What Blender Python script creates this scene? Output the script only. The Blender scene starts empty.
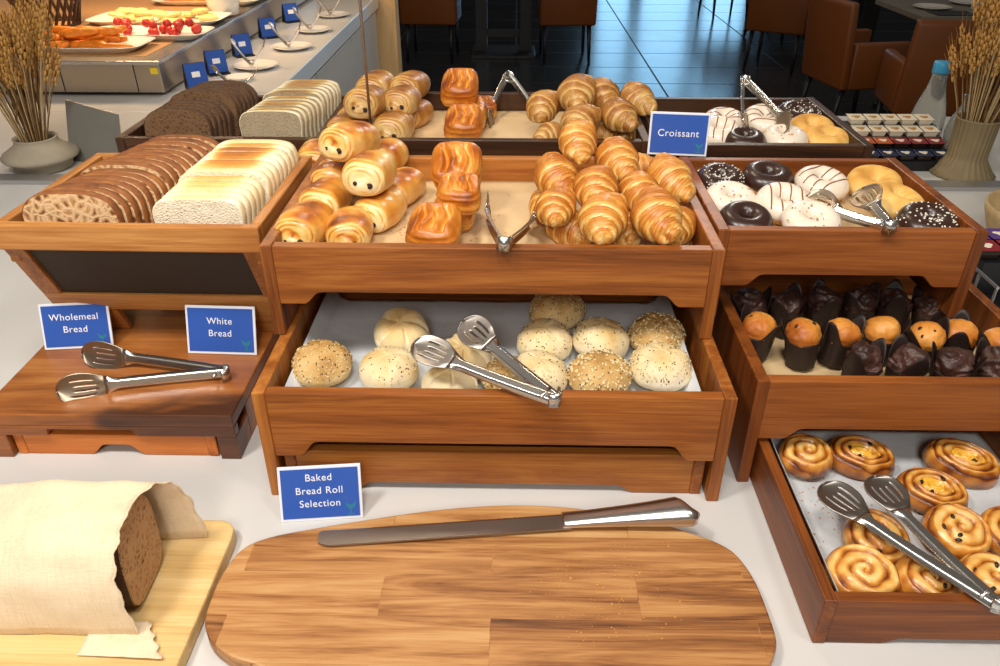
import bpy, bmesh, math, random
from mathutils import Vector, Matrix, Euler, noise
C = bpy.context.scene.collection
PI = math.pi
CT = 0.9                      # counter top height above the floor
# ------------------------------------------------------------------ camera
F, TH, PSI, H = 772.0, math.radians(31.4), 0.0199, 0.679
cam = bpy.data.cameras.new('camera'); cam_o = bpy.data.objects.new('camera', cam); C.objects.link(cam_o)
cam.sensor_width = 36; cam.lens = F * 36 / 1000; cam.clip_start = 0.02; cam.clip_end = 100
cam_o.location = (0, 0, CT + H); cam_o.rotation_euler = (PI / 2 - TH, 0, PSI)
bpy.context.scene.camera = cam_o

def ray(px, py):
    x = (px - 500) / F; y = -(py - 333) / F
    fw = (-math.sin(PSI) * math.cos(TH), math.cos(PSI) * math.cos(TH), -math.sin(TH))
    rt = (math.cos(PSI), math.sin(PSI), 0)
    up = (-math.sin(PSI) * math.sin(TH), math.cos(PSI) * math.sin(TH), math.cos(TH))
    return [fw[i] + x * rt[i] + y * up[i] for i in range(3)]
def at(px, py, z):            # the point of height z over the counter seen at a pixel of the photograph
    d = ray(px, py); t = (z - H) / d[2]
    return Vector((d[0] * t, d[1] * t, CT + z))
def aty(px, py, y):           # the point at depth y
    d = ray(px, py); t = y / d[1]
    return Vector((d[0] * t, y, CT + H + d[2] * t))

# ------------------------------------------------------------------ materials
def lin(h):
    h = h.lstrip('#'); v = [int(h[i:i + 2], 16) / 255 for i in (0, 2, 4)]
    return [(c / 12.92 if c <= .04045 else ((c + .055) / 1.055) ** 2.4) for c in v] + [1]
class NT:
    def __init__(s, name):
        s.m = bpy.data.materials.new(name); s.m.use_nodes = True
        s.t = s.m.node_tree; s.b = s.t.nodes['Principled BSDF']
    def n(s, typ, **kw):
        nd = s.t.nodes.new(typ)
        for k, v in kw.items():
            if k.startswith('i_'): nd.inputs[k[2:].replace('_', ' ')].default_value = v
            else: setattr(nd, k, v)
        return nd
    def l(s, a, b): s.t.links.new(a, b)
    def ramp(s, fac, stops):
        r = s.n('ShaderNodeValToRGB'); e = r.color_ramp.elements
        while len(e) < len(stops): e.new(.5)
        for k, (p, c) in enumerate(stops): e[k].position = p; e[k].color = lin(c) if isinstance(c, str) else c
        s.l(fac, r.inputs[0]); return r.outputs[0]
    def math(s, op, a, b=None):
        m = s.n('ShaderNodeMath', operation=op)
        for k, v in enumerate((a, b)):
            if v is None: continue
            if isinstance(v, (int, float)): m.inputs[k].default_value = v
            else: s.l(v, m.inputs[k])
        return m.outputs[0]
    def mix(s, fac, a, b, mode='MIX'):
        m = s.n('ShaderNodeMix', data_type='RGBA', blend_type=mode)
        for k, v in ((0, fac), (6, a), (7, b)):
            if isinstance(v, (int, float)): m.inputs[k].default_value = v
            elif isinstance(v, str): m.inputs[k].default_value = lin(v)
            elif isinstance(v, list): m.inputs[k].default_value = v
            else: s.l(v, m.inputs[k])
        return m.outputs[2]
    def bump(s, h, strength=.3, dist=.002):
        b = s.n('ShaderNodeBump'); b.inputs['Strength'].default_value = strength; b.inputs['Distance'].default_value = dist
        s.l(h, b.inputs['Height']); s.l(b.outputs[0], s.b.inputs['Normal'])
    def coords(s, scale=(1, 1, 1), rand=0):
        tc = s.n('ShaderNodeTexCoord'); mp = s.n('ShaderNodeMapping'); mp.inputs['Scale'].default_value = scale
        s.l(tc.outputs['Object'], mp.inputs['Vector'])
        if rand:
            oi = s.n('ShaderNodeObjectInfo'); cx = s.n('ShaderNodeCombineXYZ')
            r = s.math('MULTIPLY', oi.outputs['Random'], rand)
            for k in range(3): s.l(r, cx.inputs[k])
            s.l(cx.outputs[0], mp.inputs['Location'])
        return mp.outputs[0]
    def noise(s, vec, scale, detail=4, rough=.5, dist=0):
        n = s.n('ShaderNodeTexNoise'); s.l(vec, n.inputs['Vector'])
        n.inputs['Scale'].default_value = scale; n.inputs['Detail'].default_value = detail
        n.inputs['Roughness'].default_value = rough; n.inputs['Distortion'].default_value = dist
        return n.outputs[0]
    def voro(s, vec, scale, feature='F1', out='Distance'):
        n = s.n('ShaderNodeTexVoronoi', feature=feature); s.l(vec, n.inputs['Vector']); n.inputs['Scale'].default_value = scale
        return n.outputs[out]
    def set(s, **kw):
        for k, v in kw.items():
            k = k.replace('_', ' '); i = s.b.inputs[k]
            if isinstance(v, str): i.default_value = lin(v)
            elif isinstance(v, (int, float)): i.default_value = v
            else: s.l(v, i)
        return s
M = {}
def plain(name, col, rough=.5, metal=0, var=.06, nscale=30, **kw):
    t = NT(name); v = t.coords()
    n = t.noise(v, nscale, 3)
    c = t.mix(t.math('MULTIPLY', n, 1.0), lin(col), [max(0, x * (1 - 2 * var)) for x in lin(col)[:3]] + [1])
    t.set(Base_Color=c, Roughness=rough, Metallic=metal, **kw); M[name] = t.m; return t
def wood(name, axis, c0, c1, c2, rough=.42, coat=.06):
    t = NT(name); long = 2.2; wide = 34
    sc = [wide] * 3; sc[axis] = long
    v = t.coords(tuple(sc), 37)
    n1 = t.noise(v, 1.0, 6, .62, .7)
    sc2 = [420] * 3; sc2[axis] = 11
    n2 = t.noise(t.coords(tuple(sc2), 11), 1.0, 3, .6)
    oi = t.n('ShaderNodeObjectInfo')
    fac = t.math('ADD', t.math('ADD', t.math('MULTIPLY', n1, .85), t.math('MULTIPLY', n2, .4)), t.math('MULTIPLY', t.math('SUBTRACT', oi.outputs['Random'], .5), .16))
    col = t.ramp(fac, [(.36, c0), (.6, c1), (.84, c2)])
    t.set(Base_Color=col, Roughness=rough, Coat_Weight=coat, Coat_Roughness=.3, Specular_IOR_Level=.32); t.bump(n2, .12, .0006); M[name] = t.m
for nm, (a, b, c) in dict(acacia=('#4e270e', '#91511f', '#b97836'), honey=('#6c3d18', '#a96a31', '#cf9654'),
                          mahogany=('#43200d', '#7d4218', '#a05d29'), orange=('#8a4416', '#bd6a2c', '#d5843f'), shaded_wood=('#1f120b', '#3c2415', '#57361f')).items():  # last set: wood darkened to paint in shade on the back row crates
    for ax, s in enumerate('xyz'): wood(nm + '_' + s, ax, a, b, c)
# two-tone riser wood with a dark heart figure
t = NT('riser_wood'); v = t.coords((1.3, 9, 16), 0)
n1 = t.noise(v, 1.5, 4, .55, 1.6); n2 = t.noise(t.coords((7, 200, 200)), 1, 3)
n3 = t.noise(t.coords((5, 11, 11)), 1.1, 3, .5, .8)
base = t.ramp(t.math('ADD', t.math('MULTIPLY', n1, .9), t.math('MULTIPLY', n2, .3)), [(.34, '#6a3716'), (.6, '#9c5c28'), (.86, '#bf7f42')])
sep = t.n('ShaderNodeSeparateXYZ'); t.l(t.coords(), sep.inputs[0])
edge = t.math('SUBTRACT', t.math('MULTIPLY', sep.outputs[0], .8), t.math('MULTIPLY', sep.outputs[1], 3.2))
heart = t.ramp(t.math('ADD', edge, t.math('MULTIPLY', n3, .42)), [(.15, (0, 0, 0, 1)), (.21, (1, 1, 1, 1))])
dark = t.ramp(n1, [(.3, '#3d2012'), (.7, '#6a3c20')])
t.set(Base_Color=t.mix(heart, base, dark), Roughness=.38, Coat_Weight=.2, Coat_Roughness=.3); t.bump(n2, .12, .0006); M['riser_wood'] = t.m
# plank cutting board
t = NT('board_planks'); vec = t.coords()
br = t.n('ShaderNodeTexBrick', offset=.43, squash=1)
for k, v in dict(Scale=1, Mortar_Size=.0004, Brick_Width=.27, Row_Height=.056).items(): br.inputs[k.replace('_', ' ')].default_value = v
br.inputs['Color1'].default_value = (0, 0, 0, 1); br.inputs['Color2'].default_value = (1, 1, 1, 1); br.inputs['Mortar'].default_value = (.2, .2, .2, 1)
t.l(vec, br.inputs['Vector'])
sh = t.n('ShaderNodeVectorMath', operation='MULTIPLY_ADD'); t.l(br.outputs['Color'], sh.inputs[0]); sh.inputs[1].default_value = (3.1, 2.3, 1.7)
t.l(t.coords((2.6, 34, 34)), sh.inputs[2])
n1 = t.noise(sh.outputs[0], 1.2, 7, .64, 1.3)
n2 = t.noise(t.coords((16, 420, 420)), 1, 3, .6)
fac = t.math('ADD', t.math('ADD', t.math('MULTIPLY', n1, .95), t.math('MULTIPLY', n2, .28)), t.math('MULTIPLY', t.math('SUBTRACT', br.outputs['Color'], .5), .27))
col = t.ramp(fac, [(.32, '#55301a'), (.46, '#8f5a2e'), (.6, '#b17c47'), (.72, '#c0905a'), (.9, '#cda574')])
t.set(Base_Color=col, Roughness=.5); t.bump(n2, .1, .0005); M['board_planks'] = t.m
wood('maple_x', 0, '#c29a5c', '#d9b679', '#e8cc96', .55, 0)
# bakery materials driven by how far each spot is baked
def baked(name, stops, amount=.35, scale=45, rough=.42, coat=.15, bumps=.35, fine=220, hue=.12):
    t = NT(name); v = t.coords((1, 1, 1), 5)
    a = t.n('ShaderNodeAttribute', attribute_name='bake')
    n = t.noise(v, scale, 5, .6, .4); nf = t.noise(v, fine, 3, .6)
    oi = t.n('ShaderNodeObjectInfo')
    f = t.math('ADD', a.outputs['Fac'], t.math('MULTIPLY', t.math('SUBTRACT', n, .5), amount * 2))
    f = t.math('ADD', f, t.math('MULTIPLY', t.math('SUBTRACT', oi.outputs['Random'], .5), hue))
    t.set(Base_Color=t.ramp(f, stops), Roughness=rough, Coat_Weight=coat, Coat_Roughness=.25)
    t.bump(t.math('ADD', n, t.math('MULTIPLY', nf, .5)), bumps, .0025); M[name] = t.m
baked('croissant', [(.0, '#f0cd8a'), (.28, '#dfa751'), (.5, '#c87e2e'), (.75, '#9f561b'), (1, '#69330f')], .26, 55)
baked('croissant_shaded', [(.0, '#d9b676'), (.3, '#c3934d'), (.55, '#a56b2e'), (.8, '#7c451a'), (1, '#55290f')], .26, 55)  # shaded copy: the back row's dimmer light is put into the colours
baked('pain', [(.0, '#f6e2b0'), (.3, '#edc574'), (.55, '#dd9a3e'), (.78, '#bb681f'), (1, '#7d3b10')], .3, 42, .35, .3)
baked('pain_shaded', [(.0, '#dfc898'), (.3, '#cfa55f'), (.55, '#b67e36'), (.78, '#90531f'), (1, '#62310f')], .3, 42)  # back row rolls, darkened in colour for the weaker light there
baked('glazed', [(.0, '#f2c981'), (.3, '#e09d42'), (.58, '#cb7821'), (.82, '#9c4c10'), (1, '#5e2a0b')], .3, 38, .38, .2, .5)
baked('roll', [(.0, '#f6ead0'), (.4, '#ecd9ae'), (.68, '#ddbd80'), (.9, '#b98b4a'), (1, '#8a5a26')], .22, 40, .7, 0, .3)
baked('roll_brown', [(.0, '#e8d0a0'), (.35, '#d8b67a'), (.62, '#c09554'), (.85, '#8f6330'), (1, '#6b451f')], .25, 60, .7, 0, .5)
baked('danish', [(.0, '#f3d592'), (.3, '#e3b05c'), (.55, '#c9822f'), (.8, '#95501a'), (1, '#5a2a0c')], .28, 50, .3, .4)
baked('donut', [(.0, '#efd49a'), (.35, '#e2b76e'), (.6, '#cf9848'), (1, '#a76a28')], .2, 30, .6, 0, .15)
baked('sugar_donut', [(.0, '#f5dc9f'), (.4, '#efca7c'), (.7, '#e2b059'), (1, '#c98b38')], .25, 40, .75, 0, .25)
baked('muffin', [(.0, '#ecb766'), (.35, '#d98f3b'), (.65, '#b9671f'), (1, '#7d3b10')], .28, 45, .5, .1, .5)
baked('choc_muffin', [(.0, '#5b3a31'), (.4, '#43281f'), (.7, '#331c15'), (1, '#22110c')], .3, 60, .5, .1, .9, 160)
baked('bread_crust', [(.0, '#d0985c'), (.4, '#ad6f36'), (.7, '#8a5024'), (1, '#5b3115')], .35, 60, .7, 0, .6)
baked('rye_crust', [(.0, '#7a5a36'), (.4, '#5f4126'), (.7, '#4a2f1a'), (1, '#331f10')], .3, 70, .8, 0, .6)
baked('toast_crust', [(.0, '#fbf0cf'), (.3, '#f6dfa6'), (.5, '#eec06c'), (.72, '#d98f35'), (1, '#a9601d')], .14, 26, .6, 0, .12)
baked('toast_crust_shaded', [(.0, '#e6dbbd'), (.3, '#d8c595'), (.5, '#bb9453'), (.72, '#946132'), (1, '#70431e')], .2, 26, .7, 0, .12)  # crust colours lowered to paint the back row's shade
def crumb(name, light, mid, hole, scale, thr=(.1, .3), rough=.9):
    t = NT(name); v = t.coords((1, 1, 1), 3)
    w = t.n('ShaderNodeVectorMath', operation='ADD'); t.l(v, w.inputs[0])
    nn = t.n('ShaderNodeTexNoise'); t.l(v, nn.inputs['Vector']); nn.inputs['Scale'].default_value = scale * .5
    sc = t.n('ShaderNodeVectorMath', operation='SCALE'); t.l(nn.outputs['Color'], sc.inputs[0]); sc.inputs['Scale'].default_value = 1.2 / scale; t.l(sc.outputs[0], w.inputs[1])
    e = t.voro(w.outputs[0], scale, 'DISTANCE_TO_EDGE'); e2 = t.voro(w.outputs[0], scale * 3.1, 'DISTANCE_TO_EDGE')
    big = t.noise(v, scale * .3, 2)
    f = t.math('ADD', t.math('MULTIPLY', e, 1.0), t.math('MULTIPLY', e2, .25)); f = t.math('MULTIPLY', f, t.math('ADD', big, .35))
    c = t.ramp(f, [(thr[0], light), ((thr[0] + thr[1]) / 2, mid), (thr[1], hole)])
    t.set(Base_Color=c, Roughness=rough)
    t.bump(t.math('MULTIPLY', f, -1), .8, .004); M[name] = t.m
crumb('wholemeal_crumb', '#dcb98b', '#bd8e5c', '#6e4222', 95, (.08, .34))
crumb('loaf_crumb', '#c39a6b', '#a87b4c', '#5c3a1e', 150, (.12, .5))
crumb('rye_crumb', '#6f5032', '#5b3f26', '#38230f', 150, (.1, .5))
crumb('white_crumb', '#f4e7cc', '#eddcbb', '#dcc59c', 260, (.1, .6))
crumb('toast_crumb', '#a8977a', '#9a886a', '#857352', 240, (.1, .6))  # greyed crumb: shade on the back row cut faces painted in
# icing, chocolate ...
plain('white_icing', '#eedfcb', .35, 0, .03, 60, Coat_Weight=.3)
plain('dark_icing', '#38221a', .3, 0, .1, 60, Coat_Weight=.25, Coat_Roughness=.3)
plain('drizzle', '#8f5a34', .4, 0, .1)
plain('chocolate', '#36201a', .75, 0, .3, 300)
plain('custard', '#f0b43a', .3, 0, .1, 80, Coat_Weight=.4)
plain('raisin', '#241410', .4, 0, .2, 90)
plain('white_bits', '#f3ead7', .6); plain('pink_bits', '#cf6a74', .5); plain('gold_bits', '#d8a03d', .5)
plain('seed_pale', '#e8d3a0', .6, 0, .12); plain('seed_dark', '#3a2a22', .6, 0, .2)
plain('crumb_bits', '#d99a4e', .8, 0, .2)
plain('muffin_paper', '#2a1a15', .55, 0, .2, 20)
for nm, cc in (('parchment', '#d9b98a'), ('white_paper', '#cfd2d4')):
    t = NT(nm); v = t.coords((1, 1, 1), 3); n = t.noise(v, 14, 5, .6, .3); n2 = t.noise(v, 160, 2)
    dk = [x * .86 for x in lin(cc)[:3]] + [1]
    t.set(Base_Color=t.mix(n, lin(cc), dk), Roughness=.6 if nm == 'parchment' else .42)
    t.bump(t.math('ADD', n, t.math('MULTIPLY', n2, .06)), .5, .006); M[nm] = t.m
# stone counter
t = NT('quartz'); v = t.coords(); n = t.noise(v, 2.2, 5, .6); n2 = t.noise(v, 140, 2)
sp = t.ramp(t.voro(v, 14), [(.0, '#8a8784'), (.018, '#8a8784'), (.03, '#dad8d5')])
t.set(Base_Color=t.mix(.5, sp, t.ramp(n, [(.3, '#d2d0cd'), (.7, '#e2e0dd')]), 'MULTIPLY'), Roughness=.22, Specular_IOR_Level=.5)
t.b.inputs['Base Color'].links; M['quartz'] = t.m
# metals
def steel(name, col, rough, axis=0, aniso=.0):
    t = NT(name); sc = [300] * 3; sc[axis] = 6; axis = axis; n = t.noise(t.coords(tuple(sc)), 1, 2)
    t.set(Base_Color=col, Metallic=1.0, Roughness=rough); M[name] = t.m
steel('steel', '#cfccc7', .27); steel('steel_blade', '#a39d97', .4); steel('steel_dull', '#a39381', .38); steel('steel_head', '#a09890', .36); steel('steel_panel', '#b8ab9c', .36)
plain('aluminium', '#c9c9c9', .35, .9, .03)
plain('chalkboard', '#3f3429', .75, 0, .12, 6)
plain('card_white', '#e9eaf0', .35); plain('card_blue', '#325ab0', .3, 0, .05, 10, Coat_Weight=.3); plain('letter_white', '#f2f3f8', .4); plain('teal', '#2f7f95', .4)
plain('black_holder', '#16171a', .4); plain('grey_acrylic', '#77756e', .35)
t = NT('linen'); v = t.coords(); wx = t.noise(t.coords((900, 60, 60)), 1, 2); wy = t.noise(t.coords((60, 900, 900)), 1, 2); big = t.noise(v, 12, 4)
ww = t.math('MULTIPLY', t.math('ADD', wx, wy), .5)
t.set(Base_Color=t.ramp(t.math('ADD', t.math('MULTIPLY', ww, .6), t.math('MULTIPLY', big, .4)), [(.3, '#d3bb98'), (.5, '#e6d0ae'), (.75, '#efddc1')]), Roughness=.9, Sheen_Weight=.2)
t.bump(t.math('ADD', ww, t.math('MULTIPLY', t.noise(v, 30, 4), .8)), .35, .003); M['linen'] = t.m
plain('vase_stone', '#a89d88', .7, 0, .16, 22); plain('vase_ridged', '#8c7a58', .7, 0, .18, 30)
plain('straw', '#c9964a', .7, 0, .2, 60); plain('straw_dark', '#7d5629', .75, 0, .35, 60); plain('straw_pale', '#c9ab78', .7, 0, .25, 60)
plain('leather', '#7d4416', .5, 0, .1, 8); plain('black_wood', '#121214', .45); plain('table_stone', '#8b8377', .35, 0, .1, 12)
plain('porcelain', '#e6e2da', .2, 0, .02); plain('blue_cap', '#3fa2cf', .4)
plain('orange_fruit', '#f08a1e', .4, 0, .15, 40); plain('red_fruit', '#d3372a', .35, 0, .2, 40); plain('yellow_fruit', '#efd68a', .4, 0, .1, 40)
plain('jam_white', '#e9dcc2', .4); plain('jam_gold', '#c98d3c', .4, 0, .2); plain('jam_red', '#8c1f28', .35, 0, .2); plain('jam_orange', '#cc5a22', .35, 0, .2); plain('jam_blue', '#2b3350', .35, 0, .2); plain('jam_purple', '#5b3b86', .35, 0, .2); plain('jam_clear', '#2b2018', .25)
wood('pine_z', 2, '#b98d58', '#cfa56e', '#dcb885', .5, 0)
plain('cabinet_grey', '#bdbab5', .5, 0, .03, 4)
plain('warm_lit_top', '#d8a874', .3, .25, .05, 8)  # peach tint paints warm lamp light reflected by the steel top
plain('yellow_sticker', '#e3c52c', .5); plain('wicker_dark', '#4a3322', .7, 0, .3, 60)
t = NT('milk_glass'); t.set(Base_Color='#c9c8c0', Roughness=.12, Transmission_Weight=.75, IOR=1.3)
t.set(Roughness=t.math('ADD', t.math('MULTIPLY', t.noise(t.coords(), 40, 2), .08), .08)); M['milk_glass'] = t.m
# tiled dark restaurant floor
t = NT('floor_tile'); v = t.coords()
br = t.n('ShaderNodeTexBrick', offset=0.0); t.l(v, br.inputs['Vector'])
for k, x in dict(Scale=1, Mortar_Size=.009, Mortar_Smooth=.2, Brick_Width=1.2, Row_Height=.6).items(): br.inputs[k.replace('_', ' ')].default_value = x
br.inputs['Color1'].default_value = lin('#2b2d30'); br.inputs['Color2'].default_value = lin('#333438'); br.inputs['Mortar'].default_value = lin('#17181a')
n = t.noise(v, 3, 4)
t.set(Base_Color=br.outputs['Color'], Roughness=t.math('ADD', t.math('ADD', t.math('MULTIPLY', n, .05), .2), t.math('MULTIPLY', br.outputs['Fac'], .4))); M['floor_tile'] = t.m
def emit(name, col, s):
    t = NT(name); t.set(Base_Color='#000000', Emission_Color=col, Emission_Strength=s); M[name] = t.m
emit('daylight', '#8fc4ea', 4.8)
plain('dark_wall', '#2a2623', .8); plain('mullion', '#202124', .5)

# ------------------------------------------------------------------ mesh building
class MB:
    def __init__(s): s.v = []; s.f = []; s.mi = []; s.b = []
    def add(s, vs, fs, mi=0, bake=0.0):
        o = len(s.v); s.v += [tuple(p) for p in vs]; s.f += [tuple(i + o for i in f) for f in fs]; s.mi += [mi] * len(fs)
        s.b += list(bake) if isinstance(bake, (list, tuple)) else [bake] * len(vs); return s
    def box(s, lo, hi, mi=0):
        x0, y0, z0 = lo; x1, y1, z1 = hi
        return s.add([(x0, y0, z0), (x1, y0, z0), (x1, y1, z0), (x0, y1, z0), (x0, y0, z1), (x1, y0, z1), (x1, y1, z1), (x0, y1, z1)],
                     [(0, 3, 2, 1), (4, 5, 6, 7), (0, 1, 5, 4), (1, 2, 6, 5), (2, 3, 7, 6), (3, 0, 4, 7)], mi)
    def prism(s, pts, fn, d0, d1, mi=0):       # outline pts (a, b); fn(a, b, d) -> xyz
        n = len(pts); vs = [fn(a, b, d0) for a, b in pts] + [fn(a, b, d1) for a, b in pts]
        fs = [tuple(range(n))[::-1], tuple(range(n, 2 * n))] + [(i, (i + 1) % n, n + (i + 1) % n, n + i) for i in range(n)]
        return s.add(vs, fs, mi)
    def grid(s, nu, nv, fn, cu=False, cv=False, cap0=False, cap1=False, mi=0):   # fn(i, j) -> (x, y, z[, bake])
        vs, bk = [], []
        for i in range(nu):
            for j in range(nv):
                p = fn(i, j); vs.append(p[:3]); bk.append(p[3] if len(p) > 3 else 0.)
        fs = []
        for i in range(nu if cu else nu - 1):
            for j in range(nv if cv else nv - 1):
                a, b = i, (i + 1) % nu; c, d = j, (j + 1) % nv
                fs.append((a * nv + c, a * nv + d, b * nv + d, b * nv + c))
        if cap0: fs.append(tuple(range(nv))[::-1])
        if cap1: fs.append(tuple((nu - 1) * nv + j for j in range(nv)))
        return s.add(vs, fs, mi, bk)
    def tube(s, pts, r, n=8, mi=0, bake=0., cap=True):
        pts = [Vector(p) for p in pts]; N = len(pts); rr = r if isinstance(r, (list, tuple)) else [r] * N
        vs = []; up = None
        for i, p in enumerate(pts):
            d = (pts[min(i + 1, N - 1)] - pts[max(i - 1, 0)])
            d = d.normalized() if d.length > 1e-9 else Vector((0, 0, 1))
            if up is None:
                up = Vector((0, 0, 1)) if abs(d.z) < .9 else Vector((1, 0, 0))
            a = d.cross(up)
            if a.length < 1e-6: a = d.orthogonal()
            a.normalize(); b = a.cross(d).normalized(); up = b
            for k in range(n):
                t = 2 * PI * k / n; vs.append(p + a * (rr[i] * math.cos(t)) + b * (rr[i] * math.sin(t)))
        fs = [(i * n + k, i * n + (k + 1) % n, (i + 1) * n + (k + 1) % n, (i + 1) * n + k) for i in range(N - 1) for k in range(n)]
        if cap: fs += [tuple(range(n))[::-1], tuple((N - 1) * n + k for k in range(n))]
        return s.add(vs, fs, mi, bake)
    def lathe(s, prof, n=32, mi=0, c=(0, 0, 0), wob=None):
        def fn(i, j):
            r, z = prof[i]; a = 2 * PI * j / n
            if wob: r *= wob(a, z)
            return (c[0] + r * math.cos(a), c[1] + r * math.sin(a), c[2] + z)
        return s.grid(len(prof), n, fn, cv=True, cap0=prof[0][0] > 1e-5, cap1=prof[-1][0] > 1e-5, mi=mi)
    def blob(s, c, r, mi=0, nu=5, nv=7, rot=None, bake=0.):
        vs = []; R = rot.to_matrix() if rot else None
        def fn(i, j):
            a = PI * i / (nu - 1); b = 2 * PI * j / nv
            p = Vector((r[0] * math.sin(a) * math.cos(b), r[1] * math.sin(a) * math.sin(b), r[2] * math.cos(a)))
            if R: p = R @ p
            return (c[0] + p.x, c[1] + p.y, c[2] + p.z, bake)
        return s.grid(nu, nv, fn, cv=True, mi=mi)
    def mesh(s, name, mats, smooth=False, merge=True, recalc=True):
        me = bpy.data.meshes.new(name); me.from_pydata(s.v, [], s.f); me.update()
        a = me.attributes.new('bake', 'FLOAT', 'POINT'); a.data.foreach_set('value', s.b)
        me.polygons.foreach_set('material_index', s.mi)
        for m in (mats if isinstance(mats, (list, tuple)) else [mats]): me.materials.append(M[m])
        bm = bmesh.new(); bm.from_mesh(me)
        if merge: bmesh.ops.remove_doubles(bm, verts=bm.verts, dist=1e-6)
        if recalc: bmesh.ops.recalc_face_normals(bm, faces=bm.faces)
        bm.to_mesh(me); bm.free()
        me.polygons.foreach_set('use_smooth', [smooth] * len(me.polygons)); me.update(); return me
    def obj(s, name, mats, parent=None, smooth=False, bevel=0, loc=None, solid=0, merge=True, recalc=True):
        return link(name, s.mesh(name, mats, smooth, merge, recalc), parent, bevel, loc, solid)
def link(name, me, parent=None, bevel=0, loc=None, solid=0):
    o = bpy.data.objects.new(name, me); C.objects.link(o)
    if parent: o.parent = parent
    if loc is not None: o.location = loc
    if solid:
        md = o.modifiers.new('solid', 'SOLIDIFY'); md.thickness = solid; md.offset = 0
    if bevel:
        md = o.modifiers.new('bevel', 'BEVEL'); md.width = bevel; md.segments = 2; md.limit_method = 'ANGLE'; md.angle_limit = .6
        md.harden_normals = False
    return o
def tag(o, label, cat, group=None, kind=None):
    o['label'] = label; o['category'] = cat
    if group: o['group'] = group
    if kind: o['kind'] = kind
    return o
def thing(name, label, cat, loc=(0, 0, 0), rot=(0, 0, 0), group=None):
    o = bpy.data.objects.new(name, None); C.objects.link(o); o.empty_display_size = .02
    o.location = loc; o.rotation_euler = rot; return tag(o, label, cat, group)
def struct(o): o['kind'] = 'structure'; return o
def children_of(o): return [c for c in bpy.data.objects if c.parent == o]
def dup(src, kids, label, loc, rot, scale=(1, 1, 1), group=None):
    r = src.copy(); C.objects.link(r); r.location = loc; r.rotation_euler = rot; r.scale = scale; r['label'] = label
    if group: r['group'] = group
    for c, subs in kids:
        k = c.copy(); C.objects.link(k); k.parent = r
        for g in subs:
            q = g.copy(); C.objects.link(q); q.parent = k
    return r
class Proto:                       # first use moves the original, later uses copy it with its parts
    def __init__(s, root): s.root = root; s.kids = [(c, children_of(c)) for c in children_of(root)]; s.used = False
    def put(s, label, loc, rot=(0, 0, 0), scale=1, group=None, mode='XYZ'):
        sc = (scale,) * 3 if isinstance(scale, (int, float)) else scale
        if not s.used:
            s.used = True; r = s.root; r.location = loc; r.rotation_euler = rot; r.scale = sc; r['label'] = label; r.rotation_mode = mode
            if group: r['group'] = group
            return r
        r = dup(s.root, s.kids, label, loc, rot, sc, group); r.rotation_mode = mode; return r
def nz(x, y, z, s=1): return noise.noise(Vector((x * s, y * s, z * s)))

def low(pr, rot, sc, mode):        # how far the lowest point of a turned thing lies below its origin
    Rm = Euler(rot, mode).to_matrix(); z = 0; o = pr.root
    sc = (sc,) * 3 if isinstance(sc, (int, float)) else sc
    for me in [o.data] + [k.data for k, _ in pr.kids]:
        if me is not None:
            r2 = Rm[2]; z = min(z, min(r2[0] * v.co.x * sc[0] + r2[1] * v.co.y * sc[1] + r2[2] * v.co.z * sc[2] for v in me.vertices))
    return -z
def rest(pr, lb, px, py, floor, rot, sc, grp, mode='ZYX', lift=0.):   # set down on a surface so that its middle shows at the pixel
    zc = floor + low(pr, rot, sc, mode) + .0004
    return pr.put(lb, at(px, py, zc + lift) - Vector((0, 0, lift)), rot, sc, grp, mode)
# ------------------------------------------------------------------ the room
struct(MB().box((-9, -4, -.1), (9, 16, 0)).obj('floor', 'floor_tile'))
struct(MB().box((-9, 16, 0), (9, 16.2, 4)).obj('wall_back', 'dark_wall'))
w = thing('window_1', 'x', 'x'); del w['label']; del w['category']; struct(w)
MB().box((1.5, 15.93, .1), (4.4, 15.97, 3.6)).obj('window_pane', 'daylight', w)
m = MB()
for x in (1.5, 2.2, 2.32, 3.35, 3.5, 4.4): m.box((x - .05, 15.86, 0), (x + .05, 15.93, 3.7))
m.box((1.4, 15.86, 3.6), (4.5, 15.93, 3.7)).box((1.4, 15.86, 0), (4.5, 15.93, .1)); m.obj('window_frame', 'mullion', w)

c = thing('serving_counter', 'long white stone buffet counter carrying the bread crates and boards', 'counter', (0, 0, 0))
MB().box((-3.2, -.35, CT - .05), (2.6, 2.44, CT)).obj('worktop', 'quartz', c, bevel=.004)
MB().box((-3.1, -.2, 0), (2.5, 2.34, CT - .05)).obj('base', 'cabinet_grey', c)
c = thing('side_counter', 'white counter running away at the left under the steel hot plate', 'counter', (0, 0, 0))
MB().box((-3.2, 2.441, CT - .07), (-.828, 4.97, CT)).obj('worktop', 'quartz', c, bevel=.004)
b = MB().box((-3.1, 2.46, .1), (-.86, 4.95, CT - .07))
b.obj('cabinet', 'cabinet_grey', c)
for yy in (2.55, 3.35, 4.15): MB().box((-.86, yy, .12), (-.845, yy + .79, CT - .09)).obj('side_panel', 'cabinet_grey', c, bevel=.003)
MB().box((-3.05, 2.5, 0), (-.92, 4.9, .1)).obj('plinth', 'black_wood', c)
o = struct(MB().box((-.885, 5.0, 0), (-.735, 5.15, 3.2)).obj('trim_1', 'pine_z', bevel=.004))
tag(MB().box((-3.0, 1.79, CT), (2.5, 1.835, CT + .012)).obj('divider_rail', 'aluminium', bevel=.002), 'low aluminium rail lying across the counter in front of the vases', 'rail')

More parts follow.
